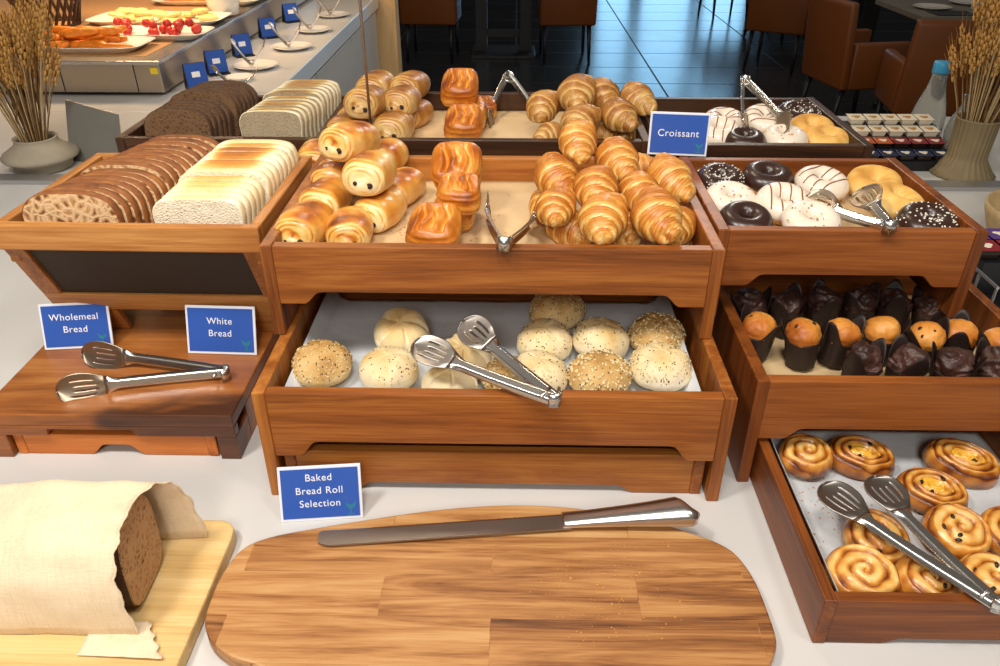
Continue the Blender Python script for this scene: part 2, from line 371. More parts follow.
# ------------------------------------------------------------------ wooden crates
def notched(x0, x1, zb, zt, foot, nz_, ramp=.022):
    pts = [(x0, zt), (x0, zb), (x0 + foot, zb)]
    for k in range(1, 7):
        t = k / 7; s = t * t * (3 - 2 * t); pts.append((x0 + foot + ramp * t, zb + (nz_ - zb) * s))
    pts += [(x0 + foot + ramp * 1.15, nz_), (x1 - foot - ramp * 1.15, nz_)]
    for k in range(6, 0, -1):
        t = k / 7; s = t * t * (3 - 2 * t); pts.append((x1 - foot - ramp * t, zb + (nz_ - zb) * s))
    return pts + [(x1 - foot, zb), (x1, zb), (x1, zt)]
def crate(name, label, x0, x1, y0, y1, zb, zt, fzb, notch, zf, wd, th=.015, group=None, foot=.03, side=None, legs=False):
    w, d, h = x1 - x0, y1 - y0, zt - zb
    t = thing(name, label, 'crate', ((x0 + x1) / 2, y0, CT + zb), (0, 0, 0), group)
    sd = (side or wd) + ('_z' if h > .1 else '_y')
    for s in (-1, 1):
        a, b = sorted((s * w / 2, s * (w / 2 - th)))
        MB().box((a, 0, 0), (b, d, h)).obj('side_panel', sd, t, bevel=.0016)
    wi = w / 2 - th
    f = MB().prism(notched(-wi, wi, fzb - zb, h - .001, foot, notch - zb), lambda a, b, q: (a, q, b), .001, th + .001)
    f.obj('front_board', wd + '_x', t, bevel=.0012)
    MB().box((-wi, d - th - .001, max(0, zf - zb - .03)), (wi, d - .001, h - .001)).obj('back_board', wd + '_x', t, bevel=.0012)
    MB().box((-wi, th + .001, zf - zb - .006), (wi, d - th - .001, zf - zb)).obj('tray_floor', wd + '_x', t)
    if legs:
        for s in (-1, 1): MB().box((s * (w / 2 - .009) - .009, d - .06, -zb + .0005), (s * (w / 2 - .009) + .009, d - .005, -.0005)).obj('rear_leg', sd, t)
    return t
crate('bread_crate', 'wide upper wooden crate holding pastries and croissants at front centre', -.308, .253, .842, 1.188, .1585, .284, .204, .2205, .245, 'acacia')
crate('bread_crate', 'wide lower wooden crate of seeded bread rolls under the pastry crate', -.301, .257, .715, 1.063, 0, .158, .064, .086, .1, 'acacia')
crate('low_tray', 'low wooden tray pushed in under the bread roll crate', -.281, .237, .7275, 1.04, .0004, .063, .0004, .012, .02, 'acacia', th=.014, foot=.07)
crate('bread_crate', 'upper right wooden crate of doughnuts in the front row', .257, .595, .902, 1.186, .1585, .284, .204, .2205, .248, 'mahogany', legs=True)
crate('bread_crate', 'reddish wooden crate of muffins below the front doughnut crate', .2885, .665, .751, 1.09, 0, .158, .071, .0865, .1, 'mahogany')
crate('low_tray', 'low wooden tray of danish pastries pulled out under the muffin crate', .307, .647, .512, .86, .0004, .064, .0004, .008, .014, 'mahogany', th=.013, foot=.055)
crate('bread_crate', 'shade-darkened wide wooden crate of pastries and croissants in the back row', -.314, .226, 1.262, 1.585, .1585, .284, .204, .22, .247, 'shaded_wood', legs=True)
crate('bread_crate', 'shade-darkened wooden crate of doughnuts in the back row', .236, .586, 1.245, 1.55, .1585, .284, .204, .22, .247, 'shaded_wood', legs=True)
crate('bread_crate', 'shade-darkened wooden crate of rye bread and toast in the back row', -.672, -.322, 1.262, 1.55, .1585, .284, .204, .22, .236, 'shaded_wood', legs=True)

# left stand: tray over a leaning chalkboard, on a low riser
def lean_stand():
    t = thing('bread_stand', 'wooden stand with chalkboard front under the sliced wholemeal and white bread', 'stand', (-.4965, .897, CT + .0725), (0, 0, -.012))
    w, d, h, th = .345, .288, .2115, .014; lip = .024
    wi = w / 2 - th
    MB().box((-w / 2, 0, h - lip - .012), (w / 2, th, h)).obj('front_lip', 'honey_x', t, bevel=.0025)
    MB().box((-w / 2, d - th, h - .07), (w / 2, d, h)).obj('back_board', 'honey_x', t, bevel=.002)
    for s in (-1, 1):
        a, b = sorted((s * w / 2, s * wi))
        MB().box((a, th, h - .06), (b, d - th, h)).obj('side_board', 'honey_y', t, bevel=.002)
        pr = [(.010, h - .0365), (.101, 0), (d - .03, 0), (d - .02, h - .061), (.012 + th, h - .061)]
        MB().prism(pr, lambda a_, b_, q: (q, a_, b_), a + .001, b - .001).obj('side_panel', 'honey_z', t, bevel=.002)
    MB().box((-wi, .034, h - .062), (wi, d - th, h - .056)).obj('tray_floor', 'honey_x', t)
    z1 = h - .037; sl = lambda z: .008 + (z1 - z) * .50       # front of the leaning frame
    def slab(x0, x1, z0, z1_, off, thk, nm, mt, bv=.0015):
        m = MB(); vs = []
        for y in (0, thk):
            for x, z in ((x0, z0), (x1, z0), (x1, z1_), (x0, z1_)): vs.append((x, sl(z) + off + y, z))
        m.add(vs, [(0, 1, 2, 3), (7, 6, 5, 4), (0, 4, 5, 1), (1, 5, 6, 2), (2, 6, 7, 3), (3, 7, 4, 0)]); m.obj(nm, mt, t, bevel=bv)
    slab(-w / 2 + .001, -w / 2 + .028, .084, z1, -.002, .012, 'frame_stile', 'honey_z')
    slab(w / 2 - .028, w / 2 - .001, .084, z1, -.002, .012, 'frame_stile', 'honey_z')
    slab(-w / 2 + .001, w / 2 - .001, .050, .0838, -.002, .012, 'frame_rail', 'honey_x')
    for s in (-1, 1): slab(*sorted((s * (w / 2 - .012), s * .085)), 0.0, .0498, 0, .011, 'foot_board', 'honey_x')
    slab(-w / 2 + .028, w / 2 - .028, .084, z1, .004, .004, 'chalkboard', 'chalkboard', 0)
    return t
lean_stand()
def riser():
    x0, x1, y0, y1, h = -.69, -.36, .781, 1.12, .072
    t = thing('wooden_riser', 'low two-tone wooden riser under the bread signs and serving tongs', 'riser', ((x0 + x1) / 2, y0, CT), (0, 0, .006))
    w, d = x1 - x0, y1 - y0
    MB().box((-w / 2, 0, h - .018), (w / 2, d, h)).obj('top_board', 'riser_wood', t, bevel=.0018)
    ap = [(-w / 2, h - .0182), (-w / 2, h - .034), (-.083, h - .034), (-.081, h - .024), (.03, h - .024), (.036, h - .034), (w / 2, h - .034), (w / 2, h - .0182)]
    MB().prism(ap, lambda a, b, q: (a, q, b), 0, .014).obj('apron', 'riser_wood', t, bevel=.0012)
    for s in (-1, 1):
        a, b = sorted((s * w / 2, s * (w / 2 - .026)))
        MB().box((a, .0005, 0), (b, .05, h - .0342)).obj('leg', 'riser_wood', t, bevel=.0012)
        a, b = sorted((s * w / 2, s * (w / 2 - .016)))
        MB().box((a, .0505, 0), (b, d, h - .0185)).obj('side_panel', 'riser_wood', t)
    return t
riser()
crate('low_tray', 'bright orange wooden tray pushed in under the low bread riser', -.661, -.391, .7875, 1.05, .0004, .035, .0004, .017, .02, 'orange', th=.013, foot=.085, side='orange')

# sheets of baking paper
def sheet(name, label, mat, x0, x1, y0, y1, z, curl=None, wr=.0012, seed=0):
    nx, ny = 44, 34
    def fn(i, j):
        x = x0 + (x1 - x0) * i / (nx - 1); y = y0 + (y1 - y0) * j / (ny - 1)
        zz = z + .0015 + wr * (1 + nz(x, y, seed, 22)) * .8
        if curl:
            u = curl(i / (nx - 1), j / (ny - 1)); zz += u[1]; x += u[0]
        return (x, y, CT + zz)
    return tag(MB().grid(nx, ny, fn).obj(name, mat, smooth=True, solid=.0003), label, 'paper')
sheet('baking_paper', 'brown baking paper under the pastries of the front centre crate', 'parchment', -.285, .232, .862, 1.168, .245, seed=1)
sheet('baking_paper', 'pale grey baking paper under the seeded bread rolls', 'white_paper', -.278, .228, .735, 1.04, .1, curl=lambda u, v: (0, .03 * max(0, (u - .97) / .03) + .03 * max(0, (.03 - u) / .03)), seed=2)
sheet('baking_paper', 'brown baking paper under the doughnuts in the front right crate', 'parchment', .276, .576, .922, 1.166, .248, seed=3)
sheet('baking_paper', 'brown baking paper under the muffins', 'parchment', .308, .645, .772, 1.07, .1, seed=4)
sheet('baking_paper', 'pale baking paper with a raised left edge under the danish pastries', 'white_paper', .3265, .63, .528, .842, .014, curl=lambda u, v: (.004 * max(0, (u - .1)), .042 * max(0, (.06 - u) / .06)), seed=5)
sheet('baking_paper', 'brown baking paper in the back row pastry crate', 'parchment', -.295, .207, 1.282, 1.565, .247, seed=6)
sheet('baking_paper', 'brown baking paper in the back row doughnut crate', 'parchment', .256, .566, 1.266, 1.53, .247, seed=7)

# ------------------------------------------------------------------ light
def area(name, loc, size, power, col, aim=(0, .9, CT), spread=PI):
    l = bpy.data.lights.new(name, 'AREA'); l.shape = 'DISK'; l.size = size; l.energy = power; l.color = col; l.spread = spread
    o = bpy.data.objects.new(name, l); C.objects.link(o); o.location = loc
    o.rotation_euler = (Vector(loc) - Vector(aim)).to_track_quat('Z', 'Y').to_euler(); return o
WARM = (1, .83, .62); NEUT = (1, .95, .885)
area('ceiling_lamp_left', (-.85, .15, 2.7), .35, 27, NEUT, (-.95, .6, CT))
area('ceiling_lamp_centre', (-.05, .1, 2.7), .4, 16, NEUT, (0, .9, CT))
area('ceiling_lamp_right', (.75, .15, 2.7), .35, 9, NEUT, (.5, .8, CT))
area('fill_light_front', (-.1, -1.3, 2.5), .7, 29, NEUT, (-.1, .8, CT))  # broad unseen fill light, added to brighten the front faces
area('ceiling_lamp_rear', (-.2, 1.9, 2.7), .3, 8, WARM, (-.1, 1.45, CT))
area('fill_light_aisle', (.9, 3.9, 2.7), .5, 26, NEUT, (-.9, 3.5, .6))  # unseen light added to lift the dark side of the left cabinet
area('heat_lamp', (-1.6, 3.2, 1.75), .25, 15, (1, .62, .3), (-1.6, 3.4, CT))
area('heat_lamp', (-1.3, 3.6, 2.6), .3, 16, (1, .74, .46), (-1.2, 3.4, CT))
area('dining_lamp', (1.6, 6.2, 2.8), .5, 6, WARM, (1.8, 5.5, 0))
wd = bpy.data.worlds.new('world'); bpy.context.scene.world = wd; wd.use_nodes = True
bg = wd.node_tree.nodes['Background']; bg.inputs[0].default_value = (.9, .82, .72, 1); bg.inputs[1].default_value = .16
vs = bpy.context.scene.view_settings; vs.view_transform = 'Standard'; vs.look = 'None'; vs.gamma = 1; vs.exposure = -.17; vs.use_curve_mapping = False
# ------------------------------------------------------------------ bakery shapes
rnd = random.Random(7)
def croissant_mesh(seed, mat='croissant'):
    r0 = random.Random(seed); n, m = 84, 26; L = .094; bend = r0.uniform(1.0, 1.5); R = L / bend; K = r0.uniform(3.2, 3.9)
    rm, rt = .0295, .0075
    def env(u): return rt + (rm - rt) * (1 - min(1, u) ** 1.55)
    def fn(i, j):
        t = i / (n - 1); u = 2 * t - 1; th = 2 * PI * j / m
        a = u * bend / 2; cx, cy = R * math.sin(a), R * (math.cos(a) - math.cos(bend / 2)) - .018
        s = abs(u) * K + .34 * math.cos(th - .6) + .38 * nz(u * 3, math.cos(th) * 1.3, seed + math.sin(th)); s = max(0, s)
        k = math.floor(s); fr = s - k
        ue = min(1.02, (k + fr ** 4) / K * .8 + abs(u) * .24)
        r = env(ue) * (1 + .05 * nz(math.cos(th) * 1.2, math.sin(th) * 1.2, u * 4 + seed))
        end = max(0, (abs(u) - .965) / .035); r *= math.sqrt(max(.05, 1 - end ** 2))
        r *= 1 + .07 * nz(u * 2.2, math.cos(th) * .9, math.sin(th) * .9 + seed * 2); r += .0005 * math.sin(u * 85 + 5 * nz(u * 4, math.cos(th) * 1.5, seed + 3))
        x, z = r * math.cos(th), r * .92 * math.sin(th)
        z = max(z, -r * .62)
        bk = .5 - .4 * max(0, (fr - .7) / .3) + .13 * math.sin(u * 85 + 5 * nz(u * 4, math.cos(th) * 1.5, seed + 3)) - .12 * abs(u) + .18 * (1 - fr) * .6 + .25 * nz(u * 3, math.sin(th) * 1.5, seed + 9)
        if math.sin(th) < -.3: bk -= .1
        return (cx + x * math.sin(a), cy + x * math.cos(a), z, bk)
    return MB().grid(n, m, fn, cv=True, cap0=True, cap1=True).mesh('croissant_body', mat, True)
def pain_thing(seed, mat='pain'):
    # rolled pastry along local Y, its spiral end with two chocolate sticks at -Y
    n, m = 56, 34; lx, ly, lz = .0295, .043, .0245
    def fn(i, j):
        t = i / (n - 1); u = 2 * t - 1; th = 2 * PI * j / m; e = 2 / 2.25
        c, s_ = math.cos(th), math.sin(th)
        x = lx * math.copysign(abs(c) ** e, c); z = lz * math.copysign(abs(s_) ** e, s_)
        au = abs(u)
        if au < .62: k, yy = 1 - .1 * (au / .62) ** 2.5, u / .62 * .74
        else:
            q = (au - .62) / .38; k = .9 * math.sqrt(max(0, 1 - q ** 1.35)); yy = math.copysign(.74 + .26 * (1 - (1 - q) ** 1.5), u)
        w = 1 + .05 * nz(x * 30, yy * 1.5, z * 30 + seed) + .045 * nz(yy * 2.4, seed, th * .4) + .018 * math.sin(yy * 13 + 3 * nz(x * 25, z * 25, seed) + seed) * max(0, s_)
        x *= k * w; z *= k * w; z = max(z, -lz * .8)
        bk = .5 + .32 * (s_ > 0) * s_ - .05 + .5 * nz(x * 32, yy * 1.6, seed * 3.1) - .3 * max(0, (au - .3)) * .8 - .25 * max(0, -s_)
        if au >= .5:
            m_ = min(1, (au - .5) / .2); ring = math.sin(k * 40 + th * .5 + seed + 2.5 * nz(x * 40, z * 40, seed))
            bk = bk * (1 - .55 * m_) + m_ * (.02 + .5 * max(0, ring) ** 2)
            z += 0
        rad = -math.sin(k * 40 + th * .5 + seed) * .0012 if au > .6 else 0
        return (x, yy * ly + math.copysign(rad, -u), z, bk)
    t = thing('chocolate_pastry', 'x', 'pastry')
    MB().grid(n, m, fn, cv=True, cap0=True, cap1=True).obj('dough', mat, t, True)
    for s in (-1, 1):
        zz = -.0045 + .0012 * s * (seed % 3 - 1); xs = s * .0088 + .001 * (seed % 2)
        MB().tube([(xs, -ly * 1.0, zz), (xs + .0006, -ly * .97, zz + .0004), (xs * 1.02, -ly * .9, zz), (xs, ly * .9, zz), (xs, ly * .995, zz)], [.0028 + .0006 * s, .0033 + .0006 * s, .0044, .0044, .003], 9).obj('chocolate_stick', 'chocolate', t, True)
    return t
def square_pastry_mesh(seed, mat='glazed'):
    n, m = 60, 44; lx, ly, lz = .0285, .031, .0215
    def fn(i, j):
        t = i / (n - 1); ph = PI * (t - .5); th = 2 * PI * j / m; e1, e2 = .62, .5
        sp = lambda v, e: math.copysign(abs(v) ** e, v)
        x = lx * sp(math.cos(ph), e1) * sp(math.cos(th), e2); y = ly * sp(math.cos(ph), e1) * sp(math.sin(th), e2); z = lz * sp(math.sin(ph), e1)
        g = 0; bk = .55 + .4 * nz(x * 40, y * 40, seed)
        if z > 0:                                  # lattice slits across the top
            for q in (-1, 0, 1):
                d = abs(x - q * .013 - .003 * math.sin(y * 120 + seed)); lim = 1 if abs(y) < ly * .72 else 0
                g = max(g, lim * math.exp(-(d / .0024) ** 2))
            z -= g * .0105; bk -= .4 * g - .25 * (1 - g) * math.exp(-(d / .006) ** 2) * 0
            z += .0016 * math.sin(x * 400 + seed) * math.cos(y * 60) + .003 * nz(x * 55, y * 55, seed + 5)
        side = 1 - abs(math.sin(ph))
        wob = 1 + .09 * nz(x * 32, y * 32, z * 32 + seed) + .028 * math.sin(z * 900 + 2 * nz(x * 30, y * 30, seed)) * side
        x *= wob; y *= wob
        if z < 0: bk = bk * .6 + .12 * math.sin(z * 1200)
        if z > .010: bk += .12
        return (x, y, max(z, -lz * .86), bk)
    return MB().grid(n, m, fn, cv=True, cap0=True, cap1=True).mesh('lattice_pastry', mat, True)
def donut_body(seed, mat, R=.0208, r=.0142):
    n, m = 52, 26
    def fn(i, j):
        a, b = 2 * PI * i / n, 2 * PI * j / m
        rr = r * (1 + .035 * nz(math.cos(a) * 1.5, math.sin(a) * 1.5, b * .3 + seed))
        x = (R + rr * math.cos(b)); z = rr * 1.08 * math.sin(b)
        bk = .45 - .3 * math.exp(-(math.sin(b) / .25) ** 2) + .35 * max(0, math.sin(b)) + .3 * nz(math.cos(a) * 2, math.sin(a) * 2, b + seed)
        return (x * math.cos(a), x * math.sin(a), max(z, -r * .75), bk)
    return MB().grid(n, m, fn, cu=True, cv=True).mesh('donut_dough', mat, True)
def donut_thing(seed, style):
    R, r = .0208, .0142; t = thing('doughnut', 'x', 'doughnut'); rg = random.Random(seed)
    sugar = style == 'sugar'
    link('ring', donut_body(seed, 'sugar_donut' if sugar else 'donut'), t)
    if sugar: return t
    n, m = 60, 15; ri = r + .0013
    def edge(a, side): return (-.12 + .16 * nz(math.cos(a) * 2.2, math.sin(a) * 2.2, seed + side * 9))
    def top(a, b, off=0.):
        x = R + (ri + off) * math.cos(b); return (x * math.cos(a), x * math.sin(a), (ri + off) * 1.08 * math.sin(b))
    def fn(i, j):
        a = 2 * PI * i / n; b0, b1 = edge(a, 0), PI - edge(a, 1)
        return top(a, b0 + (b1 - b0) * j / (m - 1), -.0016 * (j in (0, m - 1)))
    ic = MB().grid(n, m, fn, cu=True).obj('icing', 'dark_icing' if style.startswith('choc') else 'white_icing', t, True, solid=.0012)
    if style == 'drizzle':
        ph = rg.uniform(0, PI); mbd = MB()
        for off in (-.02, -.007, .007, .02):
            pts = []
            for k in range(26):
                s = -.038 + .076 * k / 25; x = s; y = off + .004 * math.sin(s * 60 + ph)
                q = math.hypot(x, y); dq = (q - R) / ri
                if abs(dq) > .93 : 
                    if len(pts) > 3: mbd.tube(pts, .0011, 6)
                    pts = []; continue
                pts.append((x * math.cos(ph) - y * math.sin(ph), x * math.sin(ph) + y * math.cos(ph), (ri + .0004) * 1.08 * math.sqrt(1 - dq * dq)))
            if len(pts) > 3: mbd.tube(pts, .0011, 6)
        mbd.obj('drizzle', 'drizzle', t, True)
    if 'sprinkle' in style:
        mbs = MB(); cnt = 110 if style.startswith('choc') else 46
        for k in range(cnt):
            a, b = rg.uniform(0, 2 * PI), rg.uniform(.12, PI - .2)
            p = top(a, b, .0006)
            mi = 0 if style.startswith('choc') else rg.choice((0, 1, 1, 2, 2, 3))
            sz = rg.uniform(.7, 1.15)
            mbs.blob(p, (.0019 * sz, .0013 * sz, .0010 * sz), mi, 4, 5, Euler((rg.uniform(-.6, .6), rg.uniform(-.6, .6), rg.uniform(0, 3))))
        o = mbs.obj('sprinkle', ['white_bits', 'pink_bits', 'gold_bits', 'drizzle'], t, True); o['kind'] = 'stuff'
    return t
def roll_thing(seed, style):
    rg = random.Random(seed); n, m = 40, 64; R, Hh = .0405, .03
    t = thing('bread_roll', 'x', 'bread roll')
    brown = style in ('brown', 'oat')
    def surf(a, ph, off=0):
        r = R * math.cos(ph) ** .75 if ph > 0 else R * (math.cos(ph) ** .5)
        z = Hh * math.sin(ph) * (1 if ph > 0 else .62)
        w = 1 + .065 * nz(math.cos(a) * 1.6, math.sin(a) * 1.6, ph + seed) + off
        g = 0
        if style == 'kaiser' and ph > -.2:
            q = r / R; tw = a + .35 * q
            d = abs(((tw / (2 * PI / 5)) % 1) - .5) * 2          # 0 mid petal .. 1 groove
            g = max(0, (d - .72) / .28) ** 1.5 * min(1, q * 3) * (1 if q < .93 else .4)
            z -= .0075 * g; z += .0025 * (1 - d) * min(1, q * 2)
        elif style != 'kaiser':
            z += .0012 * nz(math.cos(a) * r * 90, math.sin(a) * r * 90, seed)
        return r * w * math.cos(a), r * w * math.sin(a), z * w, g
    def fn(i, j):
        ph = -PI / 2 + PI * i / (n - 1); a = 2 * PI * j / m
        ph = max(-1.5, min(1.565, ph))
        x, y, z, g = surf(a, ph)
        bk = .3 + .3 * max(0, math.sin(ph)) + .3 * nz(x * 35, y * 35, seed) - .25 * g
        if -.25 < math.sin(ph) < .1: bk -= .15
        return (x, y, max(z, -Hh * .55), bk)
    MB().grid(n, m, fn, cv=True, cap0=True, cap1=True).obj('bun', 'roll_brown' if brown else 'roll', t, True)
    cnt = {'kaiser': 0, 'light': 130, 'seeded': 280, 'brown': 330, 'oat': 300}[style]
    if cnt:
        mbs = MB()
        for k in range(cnt):
            a, ph = rg.uniform(0, 2 * PI), math.asin(rg.uniform(.02 if style != 'light' else .25, .995))
            x, y, z, g = surf(a, ph, .006)
            dk = rg.random() < {'light': .5, 'seeded': .38, 'brown': .4, 'oat': .3}[style]
            l = rg.uniform(.0015, .0022) if not dk else rg.uniform(.0011, .0017)
            if style == 'oat' and not dk: l *= 1.6
            mbs.blob((x, y, z), (l, l * .55, l * .45), int(dk), 4, 5, Euler((rg.uniform(-.4, .4), (PI / 2 - ph) * .8, a + rg.uniform(-1, 1))))
        o = mbs.obj('seed', ['seed_pale', 'seed_dark'], t, True); o['kind'] = 'stuff'
    return t
def muffin_thing(seed, choc):
    rg = random.Random(seed); t = thing('muffin', 'x', 'muffin'); n, m = 30, 56; R = .0232
    def fn(i, j):
        q = i / (n - 1); a = 2 * PI * j / m
        ph = -.5 + (PI / 2 + .5) * q; ph = min(ph, 1.566)
        r = R * max(0, math.cos(ph)) ** .8 * (1.0 if ph > 0 else .98)
        z = .0425 + .0215 * math.sin(ph)
        x, y = r * math.cos(a), r * math.sin(a)
        d = nz(x * 45, y * 45, z * 45 + seed)
        amp = .0062 if choc else .0026
        if choc: d += .5 * nz(x * 130, y * 130, z * 130 + seed) - 1.6 * max(0, .22 - abs(nz(x * 42, y * 42, z * 42 + seed + 7))) * 1.5
        else: d += .35 * nz(x * 120, y * 120, z * 120 + seed) - .9 * max(0, .16 - abs(nz(x * 48, y * 48, z * 48 + seed + 7))) * 2
        k = 1 + d * amp / R
        bk = .45 + .35 * d + .15 * math.sin(ph) if choc else .42 + .4 * nz(x * 26, y * 26, seed) + .25 * (1 - abs(math.sin(ph)))
        return (x * k, y * k, z + d * amp * .8, bk)
    top = MB().grid(n, m, fn, cv=True, cap0=True, cap1=True).obj('top', 'choc_muffin' if choc else 'muffin', t, True)
    if not choc:
        mbr = MB()
        for k in range(1 if seed % 2 else 4):
            a, q = rg.uniform(0, 2 * PI), rg.uniform(.5, .95)
            mbr.blob((R * q * math.cos(a), R * q * math.sin(a), .0432 + .021 * math.sqrt(1 - q * q * .95)), (.003, .0022, .0016), 0, 5, 7, Euler((0, q, a)))
        mbr.obj('raisin', 'raisin', top, True)
    n2, m2 = 12, 48
    def fp(i, j):
        q = i / (n2 - 1); a = 2 * PI * j / m2
        peak = max(0, math.cos(2 * a + seed)) ** 1.6
        z = q * (.038 + .029 * peak)
        r = .0182 + .0052 * min(1, z / .045) + .0042 * max(0, (z - .036) / .02)
        r *= 1 + .035 * math.sin(a * 8 + seed) * (1 - .5 * q) + .03 * nz(math.cos(a) * 3, math.sin(a) * 3, q * 2 + seed)
        return (r * math.cos(a), r * math.sin(a), z)
    MB().grid(n2, m2, fp, cv=True, cap0=True).obj('paper_case', 'muffin_paper', t, True, solid=.0005)
    return t
def swirl_thing(seed, style):
    rg = random.Random(seed); t = thing('danish_pastry', 'x', 'pastry'); n, m = 50, 96
    R = .041; el = .74 if style == 'custard' else .95; Ht = .0275 if style != 'custard' else .025; pitch = {'swirl': .0155, 'plain': .0145, 'custard': .0098}[style]
    def surf(q, a):
        x0 = R * q; w = 1 + .03 * nz(math.cos(a) * 1.5, math.sin(a) * 1.5, seed)
        ph = x0 / pitch - a / (2 * PI) + .22 * nz(math.cos(a) * q * 2.2, math.sin(a) * q * 2.2, seed + 4)
        fr = ph - math.floor(ph)
        ridge = math.sin(PI * fr) ** .6
        dome = Ht * (1 - .25 * q ** 2) * (max(0, 1 - max(0, (q - .78) / .22) ** 2.4)) ** .5
        z = dome * (.76 + .24 * ridge) + .0012 * nz(x0 * math.cos(a) * 90, x0 * math.sin(a) * 90, seed)
        if style == 'custard': z -= .008 * math.exp(-(q / .36) ** 2) * (1)
        bk = .30 + .62 * (1 - ridge) ** 1.2 + .3 * nz(math.cos(a) * q * 3, math.sin(a) * q * 3, seed) + .18 * (q > .8)
        if style == 'custard': bk += .15
        return (x0 * w * math.cos(a), x0 * w * math.sin(a) * el, z, bk)
    def fn(i, j):
        if i < n:
            return surf(max(.001, i / (n - 1)), 2 * PI * j / m)
        x, y, z, b = surf(1, 2 * PI * j / m); return (x * .95, y * .95, -.0005, .7)
    body = MB().grid(n + 1, m, fn, cv=True, cap0=True, cap1=True).obj('dough', 'danish', t, True)
    if style == 'custard':
        def fc(i, j):
            q = i / 9; a = 2 * PI * j / 28; k = .40 * (1 + .22 * nz(math.cos(a) * 1.3, math.sin(a) * 1.3, seed + 2))
            x, y, z, b = surf(max(.001, q * k), a)
            return (x * 1.15, y * .8, z + .0036 * (1 - q ** 2) - .0009)
        MB().grid(10, 28, fc, cv=True, cap0=True).obj('custard', 'custard', t, True)
    if style != 'plain':
        mbr = MB()
        for k in range(4 if style == 'swirl' else 3):
            a, q = rg.uniform(0, 2 * PI), rg.uniform(.12, .6); x, y, z, b = surf(q, a)
            mbr.blob((x, y, z + .0005), (.0042, .0026, .0018), 0, 5, 8, Euler((rg.uniform(-.3, .3), rg.uniform(-.3, .3), rg.uniform(0, 3))))
        mbr.obj('raisin', 'raisin', t, True)
    return t
def slice_thing(kind, seed, toast=.5):
    # upright slice in the XZ plane, its cut face towards -Y
    nm, crust, crm, W, Hh, T, dome = dict(wholemeal=('wholemeal_slice', 'bread_crust', 'wholemeal_crumb', .128, .086, .0135, .55),
        rye=('rye_slice', 'rye_crust', 'rye_crumb', .122, .084, .0135, .5),
        white=('white_bread_slice', 'toast_crust', 'white_crumb', .118, .08, .0165, .13),
        toast=('toast_slice', 'toast_crust_shaded', 'toast_crumb', .112, .082, .0165, .13))[kind]
    rg = random.Random(seed); pts = []; N = 72
    for k in range(N):
        a = 2 * PI * k / N; e = .42 if dome < .2 else .62
        x = math.copysign(abs(math.cos(a)) ** (e if math.sin(a) > 0 else .35), math.cos(a)) * W / 2
        z = math.copysign(abs(math.sin(a)) ** (e if math.sin(a) > 0 else .25), math.sin(a)) * Hh / 2
        if math.sin(a) > 0 and dome > .2: x *= 1 - .08 * (z / (Hh / 2)) ** 2
        if dome < .2 and abs(z) < Hh * .12: x *= .975
        w = 1 + .016 * nz(math.cos(a) * 2.5, math.sin(a) * 2.5, seed)
        pts.append((x * w, z * w + Hh / 2))
    t = thing(nm, 'x', 'bread slice')
    prof = [(-.5, .975), (-.44, 1.0), (0, 1.004), (.44, 1.0), (.5, .975)]
    cz = Hh / 2; mb = MB()
    def fn(i, j):
        q, k = prof[i]; x, z = pts[j]
        if dome < .2:
            up = max(0, (z - Hh * .9) / (Hh * .1)); xx = abs(x) / (W / 2)
            bk = .12 + toast * up * max(0, 1 - (xx / (.7 + .12 * nz(seed, 2.2, .3))) ** 4) * (.95 + .35 * nz(x * 18, seed * .35, 1.7)) + .07 * nz(x * 20, z * 20, seed * .3)
        else:
            bk = .5 + .2 * (z / Hh) + .2 * nz(x * 25, z * 25, seed) - .2 * (z < Hh * .2)
        return (x * k, q * T, cz + (z - cz) * k, bk)
    mb.grid(len(prof), N, fn, cv=True).obj('crust', crust, t, True)
    c = MB()
    for s in (-1, 1):
        base = len(c.v); ring = [(x * .975, s * .5 * T, cz + (z - cz) * .975) for x, z in pts]
        inner = [(x * .9, s * .503 * T, cz + (z - cz) * .88) for x, z in pts]
        c.add(ring + inner, [(k, (k + 1) % N, N + (k + 1) % N, N + k) for k in range(N)] + [tuple(range(N, 2 * N))])
    c.obj('crumb', crm, t, False, merge=False)
    return t

# ------------------------------------------------------------------ laying the food out
def R3(x, y, z): return (math.radians(x), math.radians(y), math.radians(z))
def mesh_protos(name, cat, meshes):
    out = []
    for me in meshes:
        o = bpy.data.objects.new(name, me); C.objects.link(o); tag(o, 'x', cat); out.append(Proto(o))
    return out
G1 = 'croissants piled in the front pastry crate'
CR = mesh_protos('croissant', 'croissant', [croissant_mesh(k) for k in (1, 2, 3, 4)])
